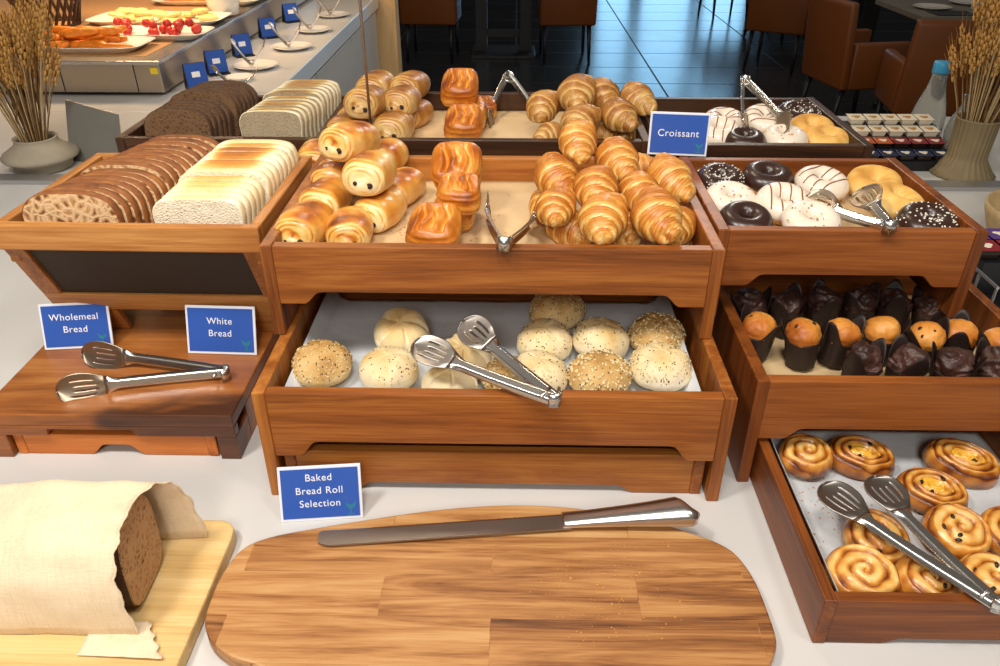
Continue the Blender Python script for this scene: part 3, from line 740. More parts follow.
# pixel of the centre, height over counter, tilt (x, y, z degrees), scale, label
for k, (px, py, z, rot, sc, lb) in enumerate([
    (547, 201, .255, (0, 0, 62), 0.95, 'croissant at the left end of the front pile, half under the one beside the tongs'),
    (560, 228, .248, (0, -5, 118), 0.98, 'croissant lowest at the front left corner of the front pile'),
    (556, 212, .27, (0, -8, 75), 0.95, 'darker croissant in the left flank of the front pile, second row up'),
    (620, 228, .246, (0, 0, 85), 0.95, 'croissant mostly buried between the two big ones at the front of the pile'),
    (679, 228, .246, (20, 0, 62), 1.00, 'croissant in the front right corner of the front crate against its wall'),
    (637, 168, .262, (0, 0, 20), 0.90, 'croissant peeping out at the back right of the front pile'),
    (597, 215, .278, (8, -12, 72), 1.12, 'large croissant with fine layers at front centre of the front pile'),
    (648, 217, .278, (-8, -16, 100), 1.12, 'plump croissant with a pale tip, front right of the front pile'),
    (592, 193, .29, (0, -10, 80), 1.08, 'pale croissant in the very middle of the front pile'),
    (636, 193, .288, (12, -14, 98), 1.02, 'round brown croissant right of the middle of the front pile'),
    (665, 180, .285, (-12, -18, 110), 1.10, 'long croissant leaning on the right wall of the front crate under the blue sign'),
    (558, 180, .29, (12, -16, 105), 1.08, 'croissant at the upper left of the front pile, leaning towards the bare paper'),
    (614, 164, .30, (0, -14, 96), 1.10, 'wide croissant at the upper middle of the front pile'),
    (582, 148, .318, (12, -20, 80), 1.00, 'topmost croissant of the front pile, standing against the back board')]):
    CR[k % 4].put(lb, at(px, py, z + .02), R3(rot[0], rot[1], rot[2]), sc * .93, G1)

G2 = 'chocolate rolls piled at the left of the front pastry crate'
PA = [Proto(pain_thing(k)) for k in (1, 2, 3)]
for k, (px, py, z, rot, sc, lb) in enumerate([
    (321, 158, .249, (0, 0, 4), 1.0, 'chocolate roll lying at the back left under the topmost roll'),
    (331, 176, .262, (4, 0, -8), 1.1, 'long golden chocolate roll second from the back in the left row'),
    (317, 198, .256, (6, 0, -6), 1.08, 'chocolate roll third from the back in the left row'),
    (305, 222, .252, (6, 0, -8), 1.1, 'pale chocolate roll at the front left corner of the heap against the front board'),
    (349, 226, .25, (4, 0, 6), 1.0, 'dark brown chocolate roll second from the left at the front'),
    (375, 214, .248, (3, 0, -18), 1.0, 'chocolate roll lying flat beside the bare paper, nearest the front'),
    (393, 190, .248, (0, 0, -20), 1.0, 'chocolate roll lying flat beside the bare paper, behind another'),
    (385, 160, .265, (6, 0, -14), 1.0, 'golden chocolate roll at the back right of the heap'),
    (372, 177, .29, (10, 0, -6), 1.1, 'chocolate roll with two clear chocolate dots, upper right of the heap'),
    (355, 144, .312, (14, 4, -22), 1.1, 'topmost chocolate roll crowning the front heap')]):
    PA[k % 3].put(lb, at(px, py, z + .02), R3(rot[0] * -.6, rot[1], rot[2]), sc, G2)

G3 = 'lattice pastries in the middle of the front crate'
SQ = mesh_protos('lattice_pastry', 'pastry', [square_pastry_mesh(k) for k in (1, 2, 3)])
for k, (px, py, z, rot, sc, lb) in enumerate([
    (457, 194, .243, (0, 0, 3), 1.0, 'lattice pastry at the bottom of the back pair, nearly hidden'),
    (456, 218, .244, (0, 0, -2), 1.0, 'lattice pastry at the bottom behind the front one'),
    (455, 203, .272, (-12, 0, 2), 1.0, 'lattice pastry with clear slits between the topmost and front ones'),
    (440, 229, .254, (-24, 0, -4), 1.18, 'smooth shiny lattice pastry nearest the front board'),
    (457, 169, .292, (-38, 0, 2), 1.2, 'topmost big lattice pastry standing upright near the back board')]):
    SQ[k % 3].put(lb, at(px, py, z + .02), R3(-rot[0] * .8, rot[1], rot[2]), sc, G3)

G4 = 'doughnuts in the front right crate'
DN = {s: Proto(donut_thing(k, s)) for k, s in enumerate(('choc sprinkle', 'choc', 'drizzle', 'sugar', 'white sprinkle'))}
for st, px, py, z, rot, sc, lb in [
    ('choc sprinkle', 718, 181, .2455, (9, 0, 0), .98, 'chocolate doughnut with white sprinkles in the back left corner of the front crate'),
    ('choc', 766, 180, .2455, (6, 0, 40), 1.05, 'dark chocolate doughnut in the back row, plain and whole'),
    ('drizzle', 818, 185, .2455, (7, 3, 50), 1.08, 'white iced doughnut with brown drizzle, back row of the front crate'),
    ('sugar', 874, 184, .2455, (7, -2, 90), 1.12, 'plain yellow sugared doughnut at the back right of the front crate'),
    ('white sprinkle', 731, 204, .2455, (10, 2, 20), 1.0, 'white iced doughnut with few coloured sprinkles at the left wall'),
    ('choc', 741, 220, .2455, (9, 0, 130), .98, 'dark chocolate doughnut half hidden behind the front board'),
    ('drizzle', 781, 206, .252, (12, 0, 100), 1.06, 'white iced doughnut with brown drizzle in the middle of the front crate'),
    ('white sprinkle', 805, 222, .2455, (10, -2, 160), 1.05, 'white iced doughnut with pink sprinkles behind the front board'),
    ('sugar', 899, 204, .25, (4, 12, 10), 1.12, 'yellow sugared doughnut nearest the tongs, right side'),
    ('choc sprinkle', 932, 225, .2455, (9, 0, 70), 1.05, 'chocolate doughnut with white sprinkles in the front right corner')]:
    rest(DN[st], lb, px, py, .2518, R3(rot[0] + 4, rot[1], rot[2]), sc, G4)

G5 = 'bread rolls in the lower front crate'
RL = {s: Proto(roll_thing(k + 20, s)) for k, s in enumerate(('kaiser', 'light', 'seeded', 'brown', 'oat'))}
for st, px, py, z, rot, sc, lb in [
    ('brown', 318, 368, .122, (0, 0, 0), 1.02, 'golden brown seeded roll in the front left corner of the roll crate'),
    ('kaiser', 402, 334, .13, (24, 0, 20), 1.0, 'star cut crusty roll standing alone in the second row, without seeds'),
    ('light', 389, 372, .12, (0, 0, 60), 1.0, 'pale lightly seeded roll left of the tongs at the front'),
    ('kaiser', 466, 362, .12, (20, 0, 70), .95, 'star cut crusty roll seen between the tong arms'),
    ('kaiser', 452, 384, .118, (0, 0, 10), .95, 'pale crusty roll almost hidden below the left tong head'),
    ('oat', 510, 376, .12, (0, 0, 0), .9, 'seeded roll behind the closed end of the tongs'),
    ('seeded', 535, 374, .12, (0, 0, 50), 1.0, 'black and white seeded roll just right of the tongs at front'),
    ('brown', 557, 312, .122, (0, 0, 140), 1.05, 'dark seeded roll alone at the back in the shade'),
    ('light', 547, 346, .122, (4, 0, 0), 1.0, 'lightly seeded roll in the second row, nearest the tongs'),
    ('light', 603, 341, .124, (-4, 6, 170), 1.03, 'pale roll with a few dark seeds, middle of the three rolls in second row'),
    ('oat', 660, 340, .12, (0, 0, 110), 1.0, 'roll thick with pale and black seeds at the right of the second row'),
    ('oat', 595, 376, .117, (0, 0, 30), 1.05, 'seeded roll in the front row, second from the right wall'),
    ('seeded', 663, 373, .119, (0, 0, 90), 1.03, 'seeded roll in the front right corner of the roll crate')]:
    rest(RL[st], lb, px, py, .1038, R3(*rot), sc * .94, G5)

G6 = 'muffins in brown paper cases'
MUC = [Proto(muffin_thing(k, True)) for k in (31, 32, 33)]; MUO = [Proto(muffin_thing(k, False)) for k in (41, 42, 43)]
ords = ['leftmost', 'second', 'third', 'fourth', 'fifth', 'sixth', 'seventh']
zt = .16
for k, (px, py) in enumerate([(749, 299), (786, 299), (827, 297), (863, 297), (897, 297), (938, 301)]):
    rest(MUC[k % 3], 'dark chocolate muffin in the back row, %s' % (ords[0] if k == 0 else ords[k] + ' from the left'), px, py, .1036, R3(rnd.uniform(-5, 5), rnd.uniform(-6, 6), k * 67), 1.0, G6, lift=.053)
for k, (px, py) in enumerate([(763, 325), (804, 328), (843, 327), (885, 328), (926, 328), (967, 331), (1003, 338)]):
    rest(MUO[k % 3], 'golden muffin in the middle row, %s' % (ords[0] if k == 0 else ords[k] + ' from the left'), px, py, .1036, R3(rnd.uniform(-7, 3), rnd.uniform(-7, 7), 40 + k * 71), 1.0, G6, lift=.053)
for k, (px, py) in enumerate([(864, 354), (910, 356), (956, 357), (1002, 358)]):
    rest(MUC[k % 3], 'dark chocolate muffin in the front row, %s' % (ords[0] if k == 0 else ords[k] + ' from the left'), px, py, .1036, R3(rnd.uniform(-4, 8), rnd.uniform(-6, 6), 25 + k * 83), 1.0, G6, lift=.053)

G7 = 'danish pastries in the bottom right tray'
SW = [Proto(swirl_thing(k, 'swirl')) for k in (51, 52)]; CU = [Proto(swirl_thing(k, 'custard')) for k in (61, 62)]; PL = Proto(swirl_thing(71, 'plain'))
for pr, px, py, z, rot, sc, lb in [
    (PL, 804, 453, .036, (9, 0, 20), 0.88, 'plain coiled bun in the back left corner of the danish tray'),
    (CU[0], 855, 452, .036, (8, 2, -12), 1.12, 'oval custard pastry second from the left at the back'),
    (CU[1], 962, 457, .036, (9, 4, -22), 1.16, 'oval custard pastry at the back right of the danish tray'),
    (CU[0], 932, 486, .036, (11, 2, -14), 1.09, 'oval custard pastry with raisins in the middle of the tray'),
    (SW[0], 964, 529, .036, (13, 3, 40), 0.98, 'round raisin swirl right of the tongs'),
    (SW[1], 880, 538, .036, (15, 0, 100), 0.96, 'raisin swirl under the tong heads'),
    (PL, 858, 571, .036, (11, -2, 160), 1.00, 'plain swirl pastry at the front left corner of the danish tray'),
    (SW[0], 921, 577, .036, (5, 12, 200), 0.96, 'tilted swirl pastry under the tong arm at the front'),
    (SW[1], 987, 571, .036, (9, 0, 10), 0.94, 'swirl pastry at the front right, behind the tong hinge'),
    (PL, 1006, 527, .036, (11, 0, 60), 0.91, 'swirl pastry cut by the right border of the photo')]:
    rest(pr, lb, px, py + 1, .0178, R3(*rot), sc * .94, G7, lift=.014)

# sliced loaves: rows of leaning slices
def loaf(kind, seeds, spots, labels, group):
    pr = [Proto(slice_thing(kind, s)) for s in seeds] if isinstance(seeds[0], int) else [Proto(slice_thing(kind, k + 1, v)) for k, v in enumerate(seeds)]
    for k, (x, y, z, lean, yaw, sc) in enumerate(spots): pr[k % len(pr)].put(labels[k], (x, y, CT + z), R3(lean, 0, yaw), sc, group)
fl = .23
nth = ['first', 'second', 'third', 'fourth', 'fifth', 'sixth', 'seventh', 'eighth', 'ninth', 'tenth', 'eleventh', 'twelfth', 'thirteenth', 'fourteenth', 'fifteenth', 'sixteenth']
fl = .2275
sp = [(-.580 + .0045 * k, .934 + .0139 * k, fl, -2, 0, 1.0) for k in range(7)] + [(-.552 + .0045 * k, 1.0365 + .0145 * k, fl + .002, -2, 0, 1.045) for k in range(9)]
loaf('wholemeal', (1, 2, 3, 4), sp, ['%s wholemeal bread slice from the front of the sliced brown loaf' % n for n in nth], 'wholemeal slices in the left stand')
sp = [(-.411 + .001 * k, .932 + .0172 * k, fl, -3, 0, 1.0 + .004 * k) for k in range(5)] + [(-.405 + .001 * k, 1.0225 + .0181 * k, fl + .002, -3, 0, 1.07) for k in range(8)]
loaf('white', (.3, .34, .36, .4, .42, .2, .55, .8, .9, .9, .82, .6, .3), sp, ['%s white bread slice from the front of the sliced white loaf' % n for n in nth], 'white bread slices in the left stand')
# ---- back row
sp = [(-.583 + .003 * k, .0 + 1.308 + .0145 * k, .239, -10, 0, .95 + .01 * k) for k in range(5)] + [(-.57 + .003 * k, 1.40 + .0148 * k, .239, -8, 0, 1.04) for k in range(6)]
loaf('rye', (1, 2, 3), sp, ['%s dark rye slice from the front of the back row loaf' % n for n in nth], 'dark rye slices in the back row crate')
sp = [(-.418 + .003 * k, 1.303 + .0168 * k, .239, -8, 0, .96 + .006 * k) for k in range(6)] + [(-.406 + .003 * k, 1.412 + .0174 * k, .239, -7, 0, 1.02) for k in range(6)]
loaf('toast', (.2, .5, .62, .45, .3, .55, .6, .4, .62, .6, .5, .45), sp, ['%s white toast slice from the front of the back row stack' % n for n in nth], 'toast slices in the back row crate')
G8 = 'croissants piled in the back row crate'
CB = mesh_protos('croissant', 'croissant', [croissant_mesh(k, 'croissant_shaded') for k in (11, 12, 13)])
for k, (px, py, z, rot, sc, lb) in enumerate([
    (548, 132, .25, (0, 0, 40), 0.95, 'croissant lowest at the left end of the back row pile'),
    (598, 134, .25, (0, 0, 10), 0.90, 'croissant at the bottom behind the front topmost croissant, back row'),
    (632, 131, .25, (0, 0, 60), 0.95, 'croissant in the right corner at the bottom of the back row pile'),
    (612, 100, .262, (0, 0, 30), 0.90, 'small croissant tucked in the middle of the back row pile'),
    (577, 126, .272, (0, -10, 60), 1.10, 'croissant with diagonal layers at bottom centre of the back row pile'),
    (612, 121, .275, (0, -12, 105), 1.08, 'round croissant with its tip down, right of centre in back row'),
    (547, 108, .285, (0, -14, 70), 1.05, 'croissant leaning at the left of the back row pile'),
    (630, 103, .28, (0, -14, 110), 1.10, 'long croissant at the right wall of the back row crate'),
    (573, 100, .30, (0, -14, 75), 1.20, 'topmost wide croissant at the left of the back row pile'),
    (597, 96, .295, (0, -16, 95), 1.15, 'topmost croissant at the back of the back row pile')]):
    CB[k % 3].put(lb, at(px, py, z + .02), R3(*rot), sc * .95, G8)
G9 = 'chocolate rolls piled in the back row crate'
PB = [Proto(pain_thing(k, 'pain_shaded')) for k in (5, 6)]
for k, (px, py, z, rot, sc, lb) in enumerate([
    (345, 127, .25, (0, 0, -8), 1.05, 'chocolate roll at the front left bottom of the back row heap'),
    (352, 112, .262, (0, 0, -8), 1.0, 'chocolate roll second from the front on the left of back row heap'),
    (394, 127, .252, (4, 0, -6), 1.15, 'chocolate roll nearest the front board of the back row crate'),
    (408, 115, .25, (0, 0, -20), 1.0, 'chocolate roll lying at the right foot of the back row heap'),
    (399, 107, .274, (6, 0, -8), 1.05, 'golden chocolate roll in the middle right of the back row heap'),
    (372, 106, .285, (8, 0, -6), 1.15, 'chocolate roll with two dark dots behind the thin upright rod'),
    (381, 90, .285, (0, 0, -10), 1.1, 'topmost chocolate roll at the back left of the back row heap'),
    (407, 90, .285, (4, 0, -14), 1.1, 'topmost chocolate roll at the back right of the back row heap')]):
    PB[k % 2].put(lb, at(px, py, z + .02), R3(rot[0] * -.8, rot[1], rot[2]), sc, G9)
G10 = 'lattice pastries in the back row crate'
for k, (px, py, z, rot, sc, lb) in enumerate([
    (464, 130, .25, (-30, 0, 2), 1.18, 'lattice pastry nearest the front board in the back row crate'),
    (466, 112, .258, (-14, 0, -2), 1.1, 'lattice pastry in the middle of the back row stack'),
    (481, 108, .25, (0, 0, 8), 1.0, 'lattice pastry at the right side of the back row stack'),
    (462, 94, .288, (-34, 0, 0), 1.2, 'topmost lattice pastry of the back row stack')]):
    SQ[k % 3].put(lb, at(px, py, z + .02), R3(-rot[0] * .8, rot[1], rot[2]), sc, G10)
G11 = 'doughnuts in the back row crate'
for st, px, py, z, rot, sc, lb in [
    ('drizzle', 728, 122, .246, (0, 0, 30), 1.05, 'white iced drizzled doughnut just right of the croissant sign, back row'),
    ('drizzle', 722, 134, .25, (6, 0, 90), 1.1, 'white iced drizzled doughnut nearest the croissant sign, at the front board'),
    ('drizzle', 760, 121, .252, (10, 0, 10), 1.1, 'white iced doughnut between the tong arms in the back row'),
    ('choc sprinkle', 798, 117, .248, (6, 0, 0), 1.12, 'chocolate doughnut with pale sprinkles in the back row crate'),
    ('choc', 742, 140, .24, (0, 0, 0), 1.0, 'dark chocolate doughnut peeping over the back row front board'),
    ('white sprinkle', 781, 140, .24, (0, 0, 0), 1.05, 'white iced doughnut peeping over the back row front board'),
    ('sugar', 814, 131, .248, (4, 0, 0), 1.15, 'brown plain doughnut in the back row crate'),
    ('sugar', 830, 139, .24, (0, 0, 50), 1.05, 'plain doughnut in the right front corner of the back row crate')]:
    rest(DN[st], lb, px, py, .2508, R3(rot[0] + 8, rot[1], rot[2]), sc, G11)
def text_mesh(cu):
    q = bpy.data.objects.new('lettering_source', cu); C.objects.link(q); dg = bpy.context.evaluated_depsgraph_get()
    me = bpy.data.meshes.new_from_object(q.evaluated_get(dg)); me.name = 'lettering'; bpy.data.objects.remove(q)
    o = bpy.data.objects.new('lettering', me); C.objects.link(o); return o
# ------------------------------------------------------------------ signs
def sign(label, base, w, h, yaw, lean, lines, size, emblem, roll=0, stand=True, ly=None):
    t = thing('counter_sign', label, 'sign', base, (math.radians(-lean), math.radians(roll), math.radians(yaw)))
    MB().box((-w / 2, 0, 0), (w / 2, .003, h)).obj('card', 'card_white', t, bevel=.0008)
    bd = w * .035
    MB().box((-w / 2 + bd, -.0009, bd * 1.15), (w / 2 - bd, .0001, h - bd)).obj('blue_panel', 'card_blue', t)
    n = len(lines)
    for k, s in enumerate(lines):
        cu = bpy.data.curves.new('lettering', 'FONT'); cu.body = s; cu.size = size; cu.align_x = 'CENTER'; cu.align_y = 'CENTER'; cu.extrude = .0002; cu.space_character = 1.08
        cu.materials.append(M['letter_white']); o = text_mesh(cu); o.parent = t
        zc = (ly if ly else h * .56) + ((n - 1) / 2 - k) * size * 1.32
        o.location = (-w * .01, -.0013, zc); o.rotation_euler = (PI / 2, 0, 0)
    for ex, ez, s in emblem:
        m = MB()
        for q in (-1, 1):
            m.prism([(0, 0), (q * .004 * s, .0035 * s), (q * .005 * s, .0075 * s), (q * .0012 * s, .005 * s)], lambda a, b, d: (ex + a, d, ez + b), -.0014, -.0009)
        m.prism([(-.0006 * s, -.004 * s), (.0006 * s, -.004 * s), (.0006 * s, .005 * s), (-.0006 * s, .005 * s)], lambda a, b, d: (ex + a, d, ez + b), -.0014, -.0009)
        m.prism([(-.003 * s, -.0045 * s), (.003 * s, -.0045 * s), (.003 * s, -.0036 * s), (-.003 * s, -.0036 * s)], lambda a, b, d: (ex + a, d, ez + b), -.0014, -.0009)
        m.obj('emblem', 'teal', t)
    if stand:
        L = math.radians(lean); ft = h * .62
        m = MB(); m.prism([(.0031, 0), (.0031, ft), (.0031 + ft * math.tan(L) + .012, ft * 0 + .012 * math.tan(L) + (ft * math.tan(L)) * math.tan(L) * .0)], lambda a, b, d: (d, a, b), -.012, .012)
        m.obj('prop', 'card_white', t)
    return t
def sign_at(label, bl, br, tl, z, lean, lines, k, emblem, **kw):
    a, b = at(*bl, z), at(*br, z); w = (b - a).length; yaw = math.degrees(math.atan2(b.y - a.y, b.x - a.x))
    h = w * k
    return sign(label, (a + b) / 2 + Vector((0, 0, .0004)), w, h, yaw, lean, lines, kw.pop('size', w * .135), [(w * .36, h * .17, w / .075)] if emblem else [], **kw)
sign_at('blue card reading Wholemeal Bread on the left of the low riser', (45, 350.5), (114, 347), None, .0725, 19, ['Wholemeal', 'Bread'], .70, True, size=.0137)
sign_at('blue card reading White Bread standing on the riser', (188, 353.5), (257, 355.5), None, .0725, 19, ['White', 'Bread'], .70, True, size=.0135)
sign_at('blue card reading Baked Bread Roll Selection in front of the roll crate', (281, 523), (363.5, 518), None, 0, 22, ['Baked', 'Bread Roll', 'Selection'], .70, True, size=.0123, ly=.038)
sign_at('blue card reading Croissant on the back edge of the front crates', (647, 154.5), (706, 157), None, .2845, 8, ['Croissant'], .72, True, size=.0150, ly=.034, stand=False)

# ------------------------------------------------------------------ tongs
def tongs(label, hinge, tips, norms, mat='steel', headw=.021, headm='steel_dull', hl=.36, hw=.0085, slots=True):
    H_ = Vector(hinge); t = thing('serving_tongs', label, 'tongs', H_)
    for tip, nr in zip(tips, norms):
        T = Vector(tip) - H_; L = T.length; d = T / L; nrm = Vector(nr); nrm = (nrm - d * nrm.dot(d)).normalized(); sd = nrm.cross(d)
        nu, nv = 60, 29
        def wid(u):
            if u < 1 - hl: return hw * (1 - .1 * u)
            q = (u - (1 - hl)) / hl
            return hw * .9 + (headw - hw * .9) * math.sin(min(1, q / .62) * PI / 2) ** 1.6 if q < .62 else headw * math.sqrt(max(.0, 1 - ((q - .62) / .3801) ** 2.6))
        def pt(u, v):
            w = wid(u); q = max(0, (u - (1 - hl)) / hl); ch = 1 - min(1, q / .45)
            z = -.0055 * ch * max(0, (abs(v) - .45) / .55) ** 1.5 - .006 * math.sin(PI * u) * .6 + (.0035 * q * v * v)
            p = d * (u * L) + sd * (v * w * (1 - .12 * ch * max(0, abs(v) - .6))) + nrm * z
            return p
        hd, hn = [], []
        us = [1 - (1 - k / (nu - 1)) ** 1.7 for k in range(nu)]; vv = [-1 + 2 * k / (nv - 1) for k in range(nv)]
        for part, nm, mt, lo, hi in ((0, 'arm', mat, 0, 1 - hl * .8), (1, 'head', headm, 1 - hl * .8, 1)):
            kc = min(range(nu), key=lambda k: abs(us[k] - (1 - hl * .8))); ks = range(kc, nu) if part else range(kc + 1)
            vs = [pt(us[k], v) for k in ks for v in vv]; fs = []
            for a in range(len(ks) - 1):
                for b in range(nv - 1):
                    u = (us[ks[a]] + us[ks[a + 1]]) / 2; q = (u - (1 - hl)) / hl
                    if part and slots and b in (6, 11, 16, 21) and .40 < q + (.06 if b in (11, 16) else 0) < .80: continue
                    fs.append((a * nv + b, a * nv + b + 1, (a + 1) * nv + b + 1, (a + 1) * nv + b))
            o = MB().add(vs, fs).obj(nm, mt, t, True, solid=.0012, recalc=True)
    d0 = ((Vector(tips[0]) + Vector(tips[1])) / 2 - H_).normalized(); s0 = (Vector(tips[0]) - Vector(tips[1])); s0 = (s0 - d0 * s0.dot(d0)).normalized(); n0 = d0.cross(s0)
    m = MB()
    def fn(i, j):
        a = -PI / 2 + PI * i / 12; v = -1 + 2 * j
        return tuple(-d0 * (.009 * math.cos(a)) + s0 * (.0085 * math.sin(a)) + n0 * (v * .009) + d0 * .004)
    m.grid(13, 2, fn); m.obj('hinge', mat, t, True, solid=.0016)
    MB().tube([tuple(d0 * .014 - s0 * .010), tuple(d0 * .014 + s0 * .010)], .0022, 8).obj('spring_pin', mat, t, True)
    return t
UP = (0, -.35, 1)
zt = .079
tongs('steel slotted tongs lying on the riser in front of the bread signs', at(226, 373, zt + .004), [at(83, 353, zt + .012), at(57, 391, zt + .006)], [(0, -1, .3), (0, -1, .35)], headm='steel_dull')
tongs('steel slotted tongs resting on the front board of the bread roll crate', at(556, 398, .172), [at(414, 344, .185), at(464, 322, .19)], [(.1, -.5, 1), (-.25, -.5, .9)], headm='steel_head')
tongs('steel tongs spread open over the front board of the pastry crate', at(504, 243, .294), [at(487, 203, .272), at(536, 212, .272)], [(1, -.15, .12), (-.75, -.5, .35)], hl=.3, hw=.0095, slots=False)
tongs('steel tongs lying over the front edge of the front doughnut crate', at(891, 226, .293), [at(806, 198, .285), at(862, 190, .30)], [(0, -.8, .6), (-.5, -.6, .6)], headm='steel_dull', hl=.42)
tongs('large steel slotted tongs across the danish pastry tray', at(1001, 603, .075), [at(822, 486, .072), at(873, 478, .078)], [(.1, -.25, 1), (.1, -.35, .9)], headm='steel_head', headw=.0235, hl=.33)
tongs('steel tongs standing spread against the back row pastry crate', aty(508, 76, 1.58), [at(489, 126, .254), at(535, 116, .254)], [(1, -.5, .1), (-1, -.5, .1)], hl=.3, hw=.008, slots=False)
tongs('steel tongs standing spread in the back row doughnut crate', aty(745, 81, 1.53), [at(747, 132, .275), at(789, 129, .285)], [(1, -.6, .1), (-1, -.6, .3)], hl=.3, hw=.008, slots=False)

# ------------------------------------------------------------------ chopping boards, knife, bread in its bag
def spline(pts, sub=6):
    out = []; n = len(pts)
    for i in range(n):
        p0, p1, p2, p3 = (Vector(pts[(i + k - 1) % n]) for k in range(4))
        for s in range(sub):
            t = s / sub
            out.append(tuple(.5 * ((2 * p1) + (p2 - p0) * t + (2 * p0 - 5 * p1 + 4 * p2 - p3) * t * t + (3 * p1 - p0 - 3 * p2 + p3) * t ** 3)))
    return out
pxs = [(421, 511), (370, 518.5), (319, 526.7), (268, 537), (240, 550), (221, 575), (210, 600), (204.5, 621), (211, 641), (232, 657), (261, 667)]
pr = [(772, 661), (777, 640), (768, 610), (755, 579.5), (738, 555.6), (717.7, 542), (684, 530), (640, 517), (581, 508), (525, 504.3), (472, 506)]
ol = [tuple(at(x, y, .021).xy) for x, y in pxs] + [(-.17, .425), (-.06, .402), (.06, .396), (.17, .408), (.23, .436)] + [tuple(at(x, y, .021).xy) for x, y in pr]
ol = spline(ol[::-1], 5); ox, oy = -.02, .52
MB().prism([(x - ox, y - oy) for x, y in ol], lambda a, b, d: (a, b, d), .0003, .021)
o = MB().prism([(x - ox, y - oy) for x, y in ol][::-1], lambda a, b, d: (a, b, d), .0003, .021).obj('chopping_board', 'board_planks', bevel=.003, loc=(ox, oy, CT))
tag(o, 'large oval chopping board of mixed brown wood strips in the foreground', 'chopping board')
c0 = [(-.84, .395), (-.327, .395)] + [(-.322, .40), (-.3195, .42), (-.319, .625)] + [(-.321, .640), (-.328, .649), (-.338, .653)] + [(-.84, .655)]
o = MB().prism([(x + .58, y - .52) for x, y in c0], lambda a, b, d: (a, b, d), .0003, .02).obj('bread_board', 'maple_x', bevel=.003, loc=(-.58, .52, CT))
tag(o, 'pale maple bread board under the bread in the linen bag', 'chopping board')
mbc = MB(); rg = random.Random(5)
for k in range(240):
    px = rg.gauss(622, 34) if k % 3 else rg.gauss(585, 22); py = rg.gauss(600, 26) if k % 4 else rg.gauss(555, 18)
    if not (520 < px < 735 and 532 < py < 658): continue
    s = rg.uniform(.0003, .0009) * (2.0 if rg.random() < .05 else 1); p = at(px, py, .0212)
    mbc.blob((p.x, p.y, p.z), (s * 1.3, s, s * .7), 0, 4, 5, Euler((0, 0, rg.uniform(0, 3))))
tag(mbc.obj('bread_crumbs', 'crumb_bits'), 'pale bread crumbs scattered on the oval chopping board', 'crumbs', kind='stuff')
mbc = MB()
for k in range(150):
    px, py = (rg.gauss(830, 16), rg.gauss(505, 30)) if k % 2 else (rg.gauss(868, 40), rg.gauss(490, 22))
    if px < 800 or px > 960: continue
    s = rg.uniform(.0004, .0012); p = at(px, py, .0175); mbc.blob(tuple(p), (s * 1.5, s, s * .5), 0, 4, 5)
tag(mbc.obj('pastry_flakes', 'crumb_bits'), 'pastry flakes scattered on the paper of the danish tray', 'crumbs', kind='stuff')
mbc = MB()
for k in range(110):
    px, py = (rg.gauss(408, 8), rg.gauss(208, 18)) if k % 3 else (rg.gauss(480, 14), rg.gauss(215, 16))
    s = rg.uniform(.0004, .0012); p = at(px, py, .2485); mbc.blob(tuple(p), (s * 1.5, s, s * .5), 0, 4, 5)
tag(mbc.obj('pastry_flakes', 'crumb_bits'), 'pastry flakes on the brown paper of the front pastry crate', 'crumbs', kind='stuff')

def knife():
    A, B, E_ = at(322, 539, .024), at(566, 522, .026), at(690, 511, .04)
    t = thing('bread_knife', 'long serrated bread knife with steel handle lying on the oval board', 'knife', A)
    d = (B - A).normalized(); L = (B - A).length; s = Vector((-d.y, d.x, 0)).normalized(); up = Vector((0, 0, 1))
    w = .0122; m = MB(); n = 120; vs = []
    for k in range(n + 1):
        u = k / n; x = -.004 + (L + .008) * u
        rise = w * (1 - max(0, 1 - u / .02) ** 2 * .25); ser = .0011 * abs(math.sin(u * 46 * PI)) if .02 < u < .97 else 0
        lo = -w * (1 - max(0, (.06 - u) / .06) ** 2 * .5)
        for off, z in ((lo, 0), (lo, .0022), (rise - .004, .0022), (rise - ser, .0011), (rise - .004, 0)): vs.append(d * x + s * off + up * z)
    f = []
    for k in range(n):
        for q in range(5): f.append((k * 5 + q, k * 5 + (q + 1) % 5, (k + 1) * 5 + (q + 1) % 5, (k + 1) * 5 + q))
    f += [(0, 1, 2, 3, 4), tuple(n * 5 + q for q in range(5))]
    m.add(vs, f); m.obj('blade', 'steel_blade', t)
    R = E_ - A; h0 = d * (L - .004); ax = R - h0; al = ax.length; ax.normalize(); sh = Vector((-ax.y, ax.x, 0)).normalized(); uh = ax.cross(sh)
    def fn(i, j):
        u = i / 36; th = 2 * PI * j / 24
        ww = .0112 + .0085 * u ** 1.7; hh = .0055 + .009 * u ** 1.3; e = 2 / 2.5
        if u > .93: q = (u - .93) / .07; k = math.sqrt(max(.0, 1 - (q * .93) ** 2.5)); ww *= k; hh *= k
        cx = math.copysign(abs(math.cos(th)) ** e, math.cos(th)); cz = math.copysign(abs(math.sin(th)) ** e, math.sin(th))
        slant = cx * .010 * max(0, (u - .7) / .3) * -1
        return tuple(h0 + ax * (u * al + slant) + sh * (ww * cx) + uh * (hh * cz + .003 * (1 - u)))
    MB().grid(37, 24, fn, cv=True, cap0=True, cap1=True).obj('handle', 'steel', t, True)
knife()

